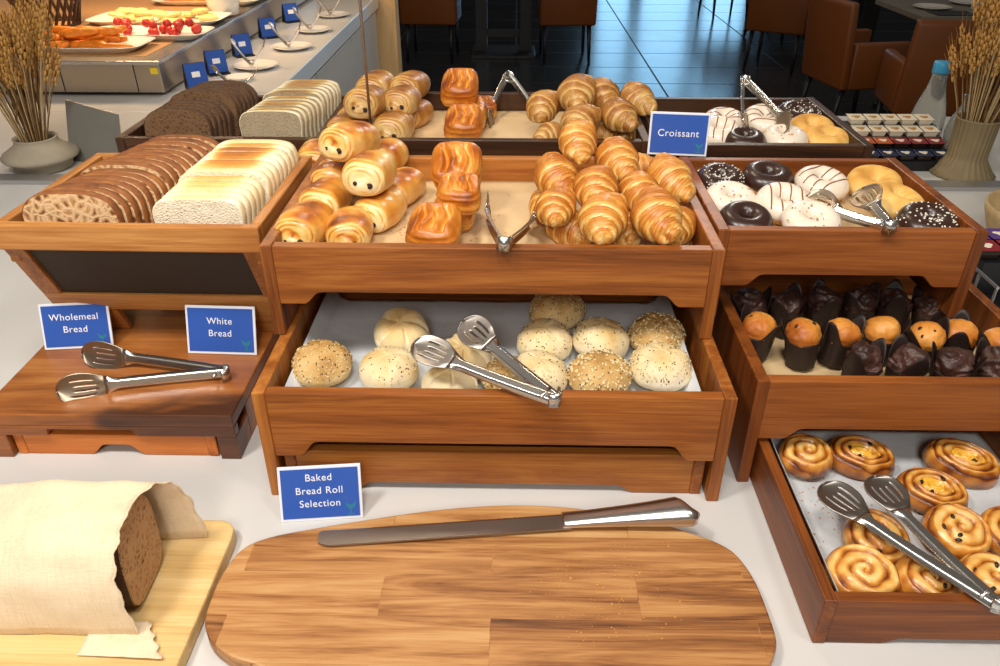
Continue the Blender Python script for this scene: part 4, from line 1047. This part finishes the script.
def bag():
    bz = .0203
    # cloth bag along X: cross sections from the far left to the mouth
    def sec(u, a):         # u 0 left .. 1 mouth, a 0 front-bottom .. 1 over the top to back-bottom
        x = -.80 + (.424) * u
        y0, y1, h = .494 - .006 * u, .618, .064 + .050 * u
        if u < .25: h *= .7 + .3 * (u / .25) ** .5
        th = PI * a; yc, hw_ = (y0 + y1) / 2, (y1 - y0) / 2
        e = .62
        y = yc - hw_ * math.copysign(abs(math.cos(th)) ** e, math.cos(th)); z = h * abs(math.sin(th)) ** .72
        y += .012 * math.sin(th) - .012 * (z / h) * (a < .5) * math.cos(th)
        n_ = nz(x * 8, a * 2.5, 3.3) * .009 + nz(x * 26, a * 7, 1.7) * .003
        fold = .006 * max(0, math.sin(a * 15 + x * 16)) * (1 - u) ** .4 * math.sin(th)
        z += (n_ + fold) * math.sin(th) ** .5
        y -= (n_ * 1.3 + fold) * math.cos(th)
        if u > .6:                                # the mouth: the back edge hangs a little further right
            q = ((u - .6) / .4) ** 1.5
            x += q * (.006 * max(0, 1 - a / .2) + .03 * max(0, (a - .52) / .48) ** .7) + .0015 * q * math.sin(a * 60)
            z += .0015 * math.sin(a * 46) * q
        return (x, y, CT + bz + max(0.0008, z))
    nu, nv = 70, 60
    t = thing('linen_bag', 'cream linen bag with the cut loaf inside on the pale board', 'bag', (0, 0, 0))
    o = MB().grid(nu, nv, lambda i, j: sec(i / (nu - 1), j / (nv - 1))).obj('cloth', 'linen', t, True, solid=.0012)
    # hem: a frayed roll along the mouth
    m = MB(); pts = [sec(1, j / 89) for j in range(90)]
    m.tube([(p[0] + .0004 * math.sin(k * 2.1), p[1], p[2]) for k, p in enumerate(pts)], .0011, 6); m.obj('hem', 'linen', t, True)
    # loose cloth lying under the mouth
    def fl(i, j):
        u, v = i / 16, j / 24
        x = -.42 + (.055 + .002 * math.sin(v * 23) + .03 * (1 - v)) * u; y = .468 + .035 * v + .008 * u * (v - .5)
        return (x, y, CT + bz + .0012 + .0025 * (1 + nz(x * 60, y * 60, 2)) * (.3 + u))
    MB().grid(17, 25, fl).obj('under_flap', 'linen', t, True, solid=.001)
    # the loaf
    L = thing('bread_loaf', 'cut brown loaf with dark crust sticking out of the linen bag', 'bread', (-.381, .553, CT + bz + .003), (0, 0, math.radians(2)), None)
    N = 60; ring = []
    for k in range(N):
        a = 2 * PI * k / N; c, s = math.cos(a), math.sin(a)
        y = math.copysign(abs(c) ** .6, c) * .041; z = .053 + math.copysign(abs(s) ** (.75 if s > 0 else .35), s) * (.053)
        ring.append((y + .006 * (z / .11), z))
    prof = [(0, .97), (-.004, 1.0), (-.06, 1.0), (-.11, .9), (-.14, .6)]
    def fn(i, j):
        x, k = prof[i]; y, z = ring[j]; return (x, y * k, .053 + (z - .053) * k, .55 + .2 * nz(y * 40, z * 40, x * 20))
    MB().grid(5, N, fn, cv=True, cap1=True).obj('crust', 'rye_crust', L, True)
    m = MB(); m.add([(.0005, y * .97, .053 + (z - .053) * .97) for y, z in ring], [tuple(range(N))]); m.add([(-.0025, y * .985, .053 + (z - .053) * .985) for y, z in ring] + [(.0004, y * .97, .053 + (z - .053) * .97) for y, z in ring], [(k, (k + 1) % N, N + (k + 1) % N, N + k) for k in range(N)])
    m.obj('crumb', 'loaf_crumb', L, False, recalc=True)
bag()

# ------------------------------------------------------------------ thin rod between the rows
tag(MB().tube([(-.231, 1.222, CT), (-.231, 1.222, CT + 1.3)], .0022, 10).obj('support_rod', 'steel_blade', smooth=True), 'thin dark upright rod between the front and back pastry crates', 'rod')

# ------------------------------------------------------------------ wheat in vases
def wheat(label, base, n, h, sp, seed, lean=(0, 0)):
    rg = random.Random(seed); t = thing('wheat_bunch', label, 'dried wheat', base)
    st = [MB(), MB()]; er = MB()
    for k in range(n):
        a, q = rg.uniform(0, 2 * PI), math.sqrt(rg.random()); hh = h * rg.uniform(.58, 1.0)
        bx, by = .022 * q * math.cos(a), .022 * q * math.sin(a); tx, ty = sp * q * math.cos(a) + lean[0] * hh, sp * q * math.sin(a) + lean[1] * hh
        def P(u): return Vector((bx + (tx - bx) * u ** 1.4, by + (ty - by) * u ** 1.4, hh * u))
        st[k % 2].tube([P(u / 6) for u in range(7)], .0013, 5)
        if k % 5 == 0:                           # a dry leaf blade
            u0 = rg.uniform(.1, .5); p = P(u0); dx = Vector((rg.uniform(-.03, .03), rg.uniform(-.03, .03), .09))
            st[1].tube([p, p + dx * .5, p + dx + Vector((0, 0, -.01))], [.001, .0032, .0004], 4)
        el = rg.uniform(.055, .08); d = (P(1) - P(.9)).normalized(); u_ = d.orthogonal().normalized(); v_ = d.cross(u_)
        for g in range(13):
            b = P(1) + d * (el * (g / 13 - .4)); s = .0072 * (1 - .55 * abs(g / 13 - .4)); aa = g * 2.4
            o = u_ * math.cos(aa) + v_ * math.sin(aa)
            er.blob(tuple(b + o * s * .7), (s * .55, s * .55, s * 1.35), 0, 4, 5, d.to_track_quat('Z', 'Y').to_euler())
            if g % 2 == 0:
                er.tube([b + o * s, b + o * (s + .006) + d * .035], [.0006, .0003], 3, cap=False)
    for m, mt in zip(st, ('straw_pale', 'straw_dark')):
        o = m.obj('stalk', mt, t); o['kind'] = 'stuff'
    o = er.obj('ear', 'straw', t, True); o['kind'] = 'stuff'
vl = aty(38, 158, 1.9); vx = vl.x
o = MB().lathe([(.062, .0004), (.07, .004), (.072, .022), (.089, .030), (.092, .036), (.086, .044), (.058, .062), (.052, .07), (.051, .078), (.053, .081), (.047, .081), (.046, .07), (.05, .06), (.05, .01)], 48).obj('vase', 'vase_stone', smooth=True, loc=(vx, 1.915, CT))
tag(o, 'squat stone vase holding dried wheat at the left of the counter', 'vase')
wheat('dried wheat bunch in the squat stone vase at the left', (vx - .005, 1.915, CT + .012), 95, .36, .105, 3, (.02, 0))
vr = at(968, 184, .0)
def rib(a, z): return 1 + .03 * math.sin(a * 26) * (1 if z > .012 else .6)
o = MB().lathe([(.072, .0004), (.076, .006), (.068, .012), (.046, .045), (.0445, .05), (.0485, .14), (.052, .145), (.047, .145), (.042, .05), (.042, .02)], 104, wob=rib).obj('vase', 'vase_ridged', smooth=True, loc=(1.135, 1.91, CT))
tag(o, 'ridged brown vase with flared foot holding wheat at the right', 'vase')
wheat('dried wheat bunch in the ridged vase at the right', (1.135, 1.91, CT + .03), 110, .38, .10, 8, (.04, 0))
# folded card behind the left vase
def stand_card():
    a, b, c_, d_ = aty(58, 103, 2.02), aty(117, 113, 1.98), at(126, 160, .0), at(78, 172, .0)
    t = thing('menu_stand', 'blank grey back of a card stand beside the left vase', 'sign', (-1.10, 1.97, CT), (0, 0, math.radians(-14)))
    m = MB(); m.prism([(-.082, 0), (.086, 0), (.078, .125), (-.082, .150)], lambda x, z, d: (x, d + z * .28 - .02, z), 0, .003); m.obj('panel', 'grey_acrylic', t)
    MB().box((-.082, -.02, 0), (.086, .055, .003)).obj('foot', 'grey_acrylic', t)
stand_card()

# ------------------------------------------------------------------ jam and honey portions
def portion(mats):
    t = thing('jam_portion', 'x', 'jam pot')
    m = MB(); vs = []
    for z, k in ((0, .8), (.016, 1)):
        for x, y in ((-1, -1), (1, -1), (1, 1), (-1, 1)): vs.append((x * .0185 * k, y * .0185 * k, z))
    m.add(vs, [(3, 2, 1, 0), (4, 5, 6, 7), (0, 1, 5, 4), (1, 2, 6, 5), (2, 3, 7, 6), (3, 0, 4, 7)]); m.obj('tub', 'jam_clear' if mats[0] != 'jam_white' else 'jam_white', t, bevel=.002)
    l = MB().box((-.0205, -.0205, .016), (.0205, .0205, .0172)).obj('lid', mats[0], t, bevel=.0005)
    def fn(i, j): a = 2 * PI * j / 16; r = (.001, .007, .0105)[i] * (1 + .25 * math.sin(a * 3)); return (r * math.cos(a), r * .8 * math.sin(a), .0176 - i * .0001)
    MB().grid(3, 16, fn, cv=True, cap0=True).obj('picture', mats[1], l)
    return Proto(t)
JP = {k: portion(v) for k, v in dict(honey=('jam_white', 'jam_gold'), orange=('jam_orange', 'jam_white'), red=('jam_red', 'jam_white'), blue=('jam_blue', 'jam_white'), purple=('jam_purple', 'jam_white')).items()}
def rack(label, x0, y0, w, rows, step_y, step_z, z0, flip=1):
    t = thing('portion_rack', label, 'rack', (x0, y0, CT))
    d = step_y * rows
    for r in range(rows):
        y = (r if flip > 0 else rows - 1 - r) * step_y; z = z0 + r * step_z
        MB().box((0, y, 0.0004 + (.0 if r == 0 else 0)), (w, y + step_y - .001, z)).obj('step', 'black_holder', t, bevel=.001)
    for s in (0, 1): MB().box((s * w - .002, -.001, 0.0004), (s * w + .002, d, z0 + step_z * .8)).obj('side_plate', 'aluminium', t)
    return t
rack('stepped black rack of jam and honey pots behind the crates', .885, 1.93, .235, 4, .044, .018, .026)
for r, (k, nm) in enumerate((('blue', 'dark blue lidded'), ('red', 'red lidded'), ('honey', 'cream lidded honey'), ('honey', 'cream lidded honey'))):
    for c_ in range(5):
        kk = 'orange' if (k == 'red' and c_ < 2) else k
        lab = ('orange lidded' if kk == 'orange' else nm) + ' pot, %s row of the stepped rack, %s from left' % (('front', 'second', 'third', 'rear')[r], nth[c_])
        JP[kk].put(lab, (.911 + c_ * .045, 1.951 + r * .044, CT + .0265 + r * .018), R3(6, 0, 0), 1, 'jam and honey portions in the far rack')
def side_rack():
    x0, y0 = .70, 1.0; t = thing('portion_rack', 'black compartment rack of coloured jam pots right of the muffin crate', 'rack', (x0, y0, CT), (0, 0, 0))
    for r in range(3):
        z = .045 + r * .055; MB().box((.0 + r * .01, .0 + r * .04, z - .0446 if r == 0 else z - .055), (.22, .2, z)).obj('tier', 'black_holder', t, bevel=.001)
    for k in range(5): MB().tube([(-.002, .0 + k * .048, 0.004), (-.002, k * .048, .155)], .0022, 6).obj('wire', 'aluminium', t)
    for z in (.045, .1, .155): MB().tube([(-.003, -.004, z), (-.003, .2, z)], .0026, 6).obj('rail', 'aluminium', t)
    MB().tube([(-.03, -.05, .012), (-.03, .2, .012)], .0115, 14).obj('tube', 'porcelain', t, True)
side_rack()
for k, (dx, dy, z, c_) in enumerate([(.03, .105, .1555, 'red'), (.03, .15, .1555, 'purple'), (.076, .105, .1555, 'red'), (.076, .15, .1555, 'purple'), (.122, .105, .1555, 'red'), (.122, .15, .1555, 'purple')]):
    JP[c_].put('%s lidded jam pot on the near rack beside the muffins, %s from left' % (c_, nth[k // 2]), (.70 + dx, 1.0 + dy, CT + z), (0, 0, 0), 1, 'jam pots on the near rack')
o = MB().lathe([(.075, .0004), (.10, .02), (.118, .07), (.12, .085), (.115, .085), (.10, .03), (.07, .01)], 60, wob=lambda a, z: 1 + .012 * math.sin(a * 30 + z * 300)).obj('straw_basket', 'straw_pale', smooth=True, loc=(1.08, 1.47, CT))
tag(o, 'pale woven straw basket behind the near jam rack at the right', 'basket')
def dish(): 
    p = at(845, 117, .0)
    o = MB().box((-.07, -.05, .0), (.07, .05, .012)).obj('serving_dish', 'porcelain', bevel=.004, loc=(p.x + .02, 2.2, CT)); tag(o, 'small white rectangular dish behind the stepped jam rack', 'dish')
dish()
def bottle():
    t = thing('milk_bottle', 'glass bottle with light blue cap behind the jam rack', 'bottle', (1.14, 2.155, CT))
    MB().lathe([(.036, .0004), (.043, .005), (.044, .06), (.043, .085), (.036, .115), (.024, .155), (.0195, .18), (.019, .20)], 40).obj('glass', 'milk_glass', t, True)
    MB().lathe([(.021, .196), (.0225, .198), (.0225, .222), (.021, .2245), (.005, .225)], 40).obj('cap', 'blue_cap', t, True)
    t = thing('glass_jug', 'cloudy glass jug standing right of the blue capped bottle', 'jug', (1.225, 2.10, CT))
    MB().lathe([(.04, .0004), (.05, .006), (.053, .05), (.047, .085), (.031, .12), (.028, .14), (.031, .15)], 40).obj('glass', 'milk_glass', t, True)
bottle()

# ------------------------------------------------------------------ hot plate buffet at the far left
def hot_plate():
    x1, y0, y1, h = -1.178, 2.612, 4.9, .118
    t = thing('hot_plate', 'long stainless steel hot plate unit on the left counter', 'buffet unit', (0, 0, CT))
    MB().box((-2.9, y0 + .01, .014), (x1 - .006, y1, h - .012)).obj('body', 'steel_panel', t, bevel=.002)
    MB().box((-2.91, y0, h - .012), (x1, y1 + .01, h)).obj('top_rim', 'steel', t, bevel=.002)
    MB().box((-2.86, y0 + .07, h), (x1 - .07, y1 - .05, h + .002)).obj('top_panel', 'warm_lit_top', t)
    for x in (-1.27, -1.52): MB().box((x - .0015, y0 + .0085, .016), (x + .0015, y0 + .0105, h - .013)).obj('seam', 'black_wood', t)
    MB().box((-1.215, y0 + .0075, .075), (-1.19, y0 + .0098, .095)).obj('sticker', 'yellow_sticker', t)
    for y in (y0 + .06, 3.6, 4.7): MB().box((x1 - .1, y, 0.0004), (x1 - .04, y + .05, .0138)).obj('foot', 'black_wood', t)
hot_plate()
ztop = CT + .1205
def platter(label, c_, w, d, rot=0):
    t = thing('serving_platter', label, 'platter', (c_[0], c_[1], ztop), (0, 0, rot)); m = MB()
    def fn(i, j):
        k, z = ((.78, .0004), (.82, .0006), (.97, .02), (1.0, .0215), (.965, .0225), (.8, .006), (.3, .0055))[i]; a = 2 * PI * j / 64; e = .35
        return (w / 2 * k * math.copysign(abs(math.cos(a)) ** e, math.cos(a)), d / 2 * k * math.copysign(abs(math.sin(a)) ** e, math.sin(a)), z)
    m.grid(7, 64, fn, cv=True, cap0=True, cap1=True); m.obj('plate', 'porcelain', t, True)
platter('white platter of orange fruit sticks nearest on the hot plate', (-1.50, 2.80), .44, .22)
platter('white platter of red fruit behind the orange fruit platter', (-1.37, 3.02), .46, .20)
platter('white platter of pale yellow melon in the middle of the hot plate', (-1.45, 3.32), .55, .26)
platter('white platter of carrot sticks farthest back on the hot plate', (-1.42, 3.85), .5, .28)
def pieces(nm, cat, mat, lab, grp, cx, cy, w, d, n, size, seed, lay=2):
    rg = random.Random(seed); ms = []
    for q in range(3):
        ms.append(MB().grid(9, 10, lambda i, j: (size[0] * math.sin(PI * i / 8) ** .6 * math.cos(2 * PI * j / 10) * (1 + .1 * nz(i, j, q)), size[1] * math.sin(PI * i / 8) ** .6 * math.sin(2 * PI * j / 10), -size[2] * math.cos(PI * i / 8)), cv=True).mesh(nm, mat, True))
    for k in range(n):
        o = bpy.data.objects.new(nm, ms[k % 3]); C.objects.link(o)
        l = k % lay; sz = min(size)
        o.location = (cx + rg.uniform(-w, w) * (1 - .2 * l), cy + rg.uniform(-d, d) * (1 - .3 * l), ztop + .006 + sz * (1 + 1.5 * l))
        o.rotation_euler = (PI / 2 + rg.uniform(-.2, .2), rg.uniform(-.2, .2), PI / 2 + rg.uniform(-.3, .3)) if size[2] > 1.5 * sz else (rg.uniform(-1, 1), rg.uniform(-1, 1), rg.uniform(0, 3))
        tag(o, lab, cat, grp)
pieces('fruit_stick', 'fruit', 'orange_fruit', 'orange fruit stick piled on the nearest white platter', 'orange fruit sticks', -1.50, 2.80, .16, .07, 34, (.013, .013, .05), 1, 3)
pieces('red_fruit', 'fruit', 'red_fruit', 'round red fruit on the second white platter', 'red fruit', -1.37, 3.02, .18, .06, 26, (.016, .015, .015), 2)
pieces('melon_slice', 'fruit', 'yellow_fruit', 'pale yellow melon piece on the middle white platter', 'melon pieces', -1.45, 3.32, .21, .08, 30, (.02, .012, .035), 3)
pieces('carrot_stick', 'vegetable', 'orange_fruit', 'orange carrot stick on the farthest white platter', 'carrot sticks', -1.42, 3.85, .18, .08, 24, (.012, .012, .045), 4)
p = aty(226, 22, 3.45)
tag(MB().lathe([(.05, .0006), (.06, .004), (.068, .06), (.072, .13), (.069, .13), (.06, .02), (.03, .015)], 36).obj('white_pot', 'porcelain', smooth=True, loc=(-1.245, 3.5, ztop + .0015)), 'tall white pot at the inner edge of the hot plate', 'pot')
for k, (px, py) in enumerate([(180, 88), (218, 74), (244, 56), (268, 38), (287, 22)]):
    p = at(px, py, 0); t = thing('food_label_stand', ('nearest small blue food card standing on the side counter', 'second nearest small blue food card along the hot plate', 'middle small blue food card along the hot plate', 'second farthest small blue food card along the hot plate', 'farthest small blue food card along the hot plate')[k], 'sign', (-1.115, p.y, CT), (0, 0, math.radians(38)), 'blue food cards along the hot plate')
    m = MB(); m.prism([(-.03, 0.0004), (.03, 0.0004), (.03, .006), (.008, .085), (.002, .085), (-.012, .006), (-.03, .006)], lambda a, b, d: (d, a, b), -.037, .037); m.obj('holder', 'black_holder', t)
    m = MB(); m.prism([(-.0135, .008), (-.0005, .085), (.0005, .085), (-.0125, .008)], lambda a, b, d: (d, a - .0008, b), -.036, .036); pn = m.obj('blue_panel', 'card_blue', t)
    m = MB(); m.prism([(-.0093, .040), (-.0063, .058), (-.0058, .058), (-.0088, .040)], lambda a, b, d: (d, a - .0023, b), -.016, .012); m.obj('lettering', 'letter_white', pn)
for k, (px, py) in enumerate([(243, 76), (256, 66), (292, 47), (313, 30), (333, 15)]):
    p = at(px, py, 0.008); r = .085 if k else .05
    if k == 0: p = at(240, 78, .008)
    t = thing('saucer', ('small white saucer nearest the rye bread on the side counter', 'white plate with tongs nearest on the side counter', 'white plate with tongs second along the side counter', 'white plate with tongs third along the side counter', 'white plate with tongs farthest along the side counter')[k], 'plate', (p.x, p.y, CT))
    MB().lathe([(r * .6, .0004), (r * .65, .003), (r, .014), (r * 1.01, .0155), (r * .97, .0155), (r * .65, .006), (.004, .0055)], 44).obj('plate', 'porcelain', t, True)
    if k:
        hx = Vector((p.x - .01, p.y - .02, CT + .02))
        tongs(('small steel tongs standing on the nearest plate of the side counter', 'small steel tongs standing on the second plate of the side counter', 'small steel tongs standing on the third plate of the side counter', 'small steel tongs standing on the farthest plate of the side counter')[k - 1], hx, [hx + Vector((-.075, .03, .085)), hx + Vector((.06, .04, .085))], [(1, -.5, .3), (-1, -.5, .3)], mat='steel_blade', headm='steel_blade', hl=.3, hw=.006, headw=.011, slots=False)
hx = at(238, 88, .02); tongs('small steel tongs lying behind the dark rye bread', hx, [hx + Vector((-.1, .06, .06)), hx + Vector((.06, .06, .05))], [(1, -.5, .3), (-1, -.5, .3)], hl=.3, hw=.006, headw=.011, slots=False)
def wicker():
    t = thing('wicker_basket', 'dark slatted wicker basket at the far left corner of the hot plate', 'basket', (-1.86, 3.25, ztop))
    m = MB()
    for k in range(26):
        a = 2 * PI * k / 26; m.tube([(.10 * math.cos(a), .10 * math.sin(a), .002), (.17 * math.cos(a + .5), .17 * math.sin(a + .5), .24)], .006, 6)
    o = m.obj('slat', 'wicker_dark', t, True)
    for z, r in ((.004, .10), (.24, .17)): MB().tube([(r * math.cos(2 * PI * k / 40), r * math.sin(2 * PI * k / 40), z) for k in range(41)], .007, 6).obj('rim', 'wicker_dark', t, True)
wicker()

# ------------------------------------------------------------------ dining room
def chair(loc, rot, label, arms=True):
    t = thing('dining_chair', label, 'chair', loc, (0, 0, math.radians(rot)), 'brown leather dining chairs')
    # faces -Y (backrest at +Y side)
    def pad(nm, lo, hi, bv=.02): return MB().box(lo, hi).obj(nm, 'leather', t, True, bevel=bv)
    pad('seat', (-.25, -.26, .36), (.25, .20, .47), .025)
    vs = []
    m = MB(); m.prism([(.19, .34), (.26, .34), (.31, .88), (.25, .90)], lambda a, b, d: (d, a, b), -.27, .27); m.obj('backrest', 'leather', t, True, bevel=.02)
    if arms:
        for s in (-1, 1):
            a, b = sorted((s * .27, s * .20)); pad('armrest', (a, -.22, .34), (b, .21, .64), .018)
    for x in (-.21, .21):
        for y, yy in ((-.2, -.23), (.2, .26)):
            MB().tube([(x, y, .36), (x * 1.05, yy, 0.0)], [.022, .014], 8).obj('leg', 'black_wood', t, True)
    t.scale = (.93, .93, .95); return t
def dtable(label, loc, top='black_wood', w=.8, d=.8, z=.74, two=False):
    t = thing('dining_table', label, 'table', loc)
    MB().box((-w / 2, -d / 2, z - .035), (w / 2, d / 2, z)).obj('table_top', top, t, bevel=.003)
    if two:
        for s in (-1, 1):
            MB().box((s * .21 - .055, -.06, .03), (s * .21 + .055, .06, z - .0355)).obj('leg', 'black_wood', t, bevel=.003)
        MB().box((-.3, -.25, 0.0005), (.3, .25, .0295)).obj('foot_plate', 'black_wood', t, bevel=.003)
        MB().box((-.155, -.03, .16), (.155, .03, .22)).obj('crossbar', 'black_wood', t)
    else:
        MB().box((-.07, -.07, .03), (.07, .07, z - .0355)).obj('column', 'black_wood', t, bevel=.003)
        MB().box((-.28, -.28, 0.0005), (.28, .28, .0295)).obj('foot_plate', 'black_wood', t, bevel=.003)
    return t
def fl_at(px, py): p = at(px, py, -.9); return p
p = fl_at(431, 63); chair((p.x, 7.60, 0), 177, 'brown chair left of the dark two legged table')
p = fl_at(505, 61); dtable('black dining table on two square legs behind the pastries', (-.12, 7.76, 0), two=True, w=1.0, d=.6)
p = fl_at(566, 65); chair((.45, 7.58, 0), 183, 'brown chair right of the dark two legged table')
chair((2.33, 7.25, 0), 150, 'brown armchair angled at the edge of the bluish floor')
chair((2.45, 9.9, 0), 190, 'brown chair far away beyond the angled armchair')
dtable('black pedestal table between the brown armchairs', (2.95, 7.0, 0))
chair((2.72, 8.6, 0), 40, 'brown chair behind the angled armchair, partly cut off')
chair((2.26, 5.36, 0), 102, 'brown armchair with its side to the camera at the stone table')
chair((2.47, 4.74, 0), 172, 'brown chair seen from behind nearest the jam rack')
chair((3.95, 6.5, 0), 20, 'brown chair at the far side of the stone topped table')
dtable('stone topped dining table set with plates at the right', (2.98, 5.66, 0), 'table_stone', .8, .75)
def tplate(x, y, lab, r=.12):
    o = MB().lathe([(r * .6, .0006), (r * .66, .003), (r, .015), (r * 1.01, .017), (r * .97, .017), (r * .66, .006), (.004, .0055)], 40).obj('dinner_plate', 'porcelain', smooth=True, loc=(x, y, .7405)); tag(o, lab, 'plate')
tplate(2.78, 5.6, 'white dinner plate nearer on the stone topped table'); tplate(3.12, 5.8, 'white dinner plate farther right on the stone topped table')
tag(MB().box((-.13, -.09, 0), (.13, .09, .004)).obj('place_mat', 'black_wood', loc=(2.82, 5.4, .7405)), 'black place mat on the near edge of the stone topped table', 'mat')
tag(MB().lathe([(.03, .0006), (.036, .004), (.04, .07), (.037, .07), (.03, .01), (.004, .008)], 30).obj('cup', 'porcelain', smooth=True, loc=(3.05, 5.55, .7405)), 'white cup on the stone topped table', 'cup')
# small settling shifts (tenths of a millimetre) so that piled things rest against each other instead of passing through
NUDGE = {'bread_roll.002': (40, -57, 2), 'bread_roll.003': (58, 0, 39), 'bread_roll.004': (-23, -66, -2), 'bread_roll.005': (-32, 62, 1), 'bread_roll.006': (-19, -67, -1), 'bread_roll.008': (-33, 62, 0), 'bread_roll.009': (-35, -20, 0), 'bread_roll.010': (-51, 5, 47), 'bread_roll.011': (55, -43, -1), 'bread_roll.012': (-38, 12, 57), 'chocolate_pastry': (-102, 78, -21), 'chocolate_pastry.001': (85, 89, -41), 'chocolate_pastry.002': (127, -4, -26), 'chocolate_pastry.003': (32, -126, -3), 'chocolate_pastry.004': (34, -126, -1), 'chocolate_pastry.005': (53, 118, 10), 'chocolate_pastry.006': (97, 71, 2), 'chocolate_pastry.007': (25, -99, 81), 'chocolate_pastry.008': (-16, -15, 61), 'chocolate_pastry.009': (-48, -87, 63), 'chocolate_pastry.010': (37, -124, -11), 'chocolate_pastry.011': (36, 57, -111), 'chocolate_pastry.012': (15, -126, 26), 'chocolate_pastry.013': (100, 83, -5), 'chocolate_pastry.014': (66, -8, 112), 'chocolate_pastry.015': (-86, -51, 83), 'chocolate_pastry.016': (-108, 61, 38), 'chocolate_pastry.017': (52, 111, 43), 'croissant': (-32, 42, -55), 'croissant.001': (92, 87, -31), 'croissant.002': (-56, -57, 103), 'croissant.003': (2, 2, -2), 'croissant.004': (-108, -8, 72), 'croissant.006': (7, -125, 37), 'croissant.007': (14, -111, 66), 'croissant.008': (-2, 128, 24), 'croissant.009': (51, 112, -41), 'croissant.011': (-87, 79, 32), 'croissant.012': (-19, 127, 22), 'croissant.013': (-73, 75, 77), 'croissant.014': (22, -126, -26), 'croissant.015': (-122, -46, 0), 'croissant.016': (-125, 24, -25), 'croissant.017': (-125, 0, -36), 'croissant.018': (-4, -83, 100), 'croissant.019': (47, -54, 109), 'croissant.020': (-115, 60, 12), 'croissant.021': (81, 7, 64), 'croissant.022': (11, 84, 98), 'croissant.023': (58, 114, -26), 'wholemeal_slice': (0, -4, 11), 'wholemeal_slice.001': (0, 0, 12), 'wholemeal_slice.002': (0, 0, 12), 'wholemeal_slice.003': (0, 0, 12), 'wholemeal_slice.004': (0, 0, 12), 'wholemeal_slice.005': (0, 0, 12), 'wholemeal_slice.006': (0, 9, 12), 'wholemeal_slice.007': (0, -36, 0), 'wholemeal_slice.008': (0, -36, 0), 'wholemeal_slice.009': (0, -36, 0), 'wholemeal_slice.010': (0, -36, 0), 'wholemeal_slice.011': (0, -42, 0), 'wholemeal_slice.012': (0, -29, 0), 'wholemeal_slice.013': (0, 10, 0), 'wholemeal_slice.014': (0, 25, 0), 'wholemeal_slice.015': (0, 70, 0), 'white_bread_slice': (0, -4, 11), 'white_bread_slice.001': (0, 0, 12), 'white_bread_slice.002': (0, 0, 12), 'white_bread_slice.003': (0, 0, 12), 'white_bread_slice.004': (0, 1, 12), 'white_bread_slice.005': (0, -38, 0), 'white_bread_slice.006': (0, -36, 0), 'white_bread_slice.007': (0, -45, 0), 'white_bread_slice.008': (0, -35, 0), 'white_bread_slice.009': (0, -46, 0), 'white_bread_slice.010': (0, -33, 0), 'white_bread_slice.011': (0, -13, 0), 'white_bread_slice.012': (-12, -2, 1), 'toast_slice.010': (-12, 0, 0), 'toast_slice.011': (-36, 0, 2), 'danish_pastry.002': (70, 5, -1), 'danish_pastry': (-57, 40, 1), 'danish_pastry.001': (3, 70, 0), 'danish_pastry.004': (20, -9, 65), 'danish_pastry.006': (28, -36, 53), 'danish_pastry.007': (67, -19, -1), 'danish_pastry.008': (37, -59, -1), 'danish_pastry.009': (70, 4, -1), 'doughnut.002': (39, -13, 0), 'doughnut.006': (44, 55, 0), 'doughnut.010': (-68, 18, -1), 'doughnut.011': (-55, 43, 1), 'doughnut.012': (68, -18, 1), 'doughnut': (23, -7, 0), 'doughnut.001': (22, 21, 0), 'doughnut.004': (3, 69, 12), 'doughnut.005': (40, -58, 0), 'doughnut.007': (60, -37, -1), 'doughnut.009': (-69, 9, 0), 'doughnut.013': (0, 3, 0), 'doughnut.014': (19, -67, -2), 'doughnut.015': (70, 6, 0), 'lattice_pastry': (0, 0, 36), 'lattice_pastry.001': (-38, 122, 23), 'lattice_pastry.002': (56, 19, 116), 'lattice_pastry.003': (-54, -112, 37), 'lattice_pastry.004': (0, 19, 17), 'lattice_pastry.005': (0, 0, 108), 'lattice_pastry.006': (64, -108, -33), 'lattice_pastry.007': (10, 23, -3), 'lattice_pastry.008': (-41, 72, 100), 'muffin': (66, 1, -5), 'muffin.001': (50, -2, 0), 'muffin.002': (-10, 0, 0), 'muffin.003': (-51, 48, -1), 'muffin.004': (33, -55, 1), 'muffin.005': (-38, -20, 0), 'muffin.006': (-5, 0, 0), 'muffin.007': (16, 0, 0), 'muffin.008': (-24, -24, -23), 'muffin.009': (24, 66, -2), 'muffin.010': (32, -62, 2), 'muffin.011': (-37, 57, -2), 'muffin.012': (15, -66, 17), 'doughnut.008': (-10, 69, -1), 'doughnut.016': (-20, 67, 1), 'doughnut.017': (-55, -44, -1)}
for k, v in NUDGE.items():
    o = bpy.data.objects.get(k)
    if o: o.location += Vector(v) * 1e-4
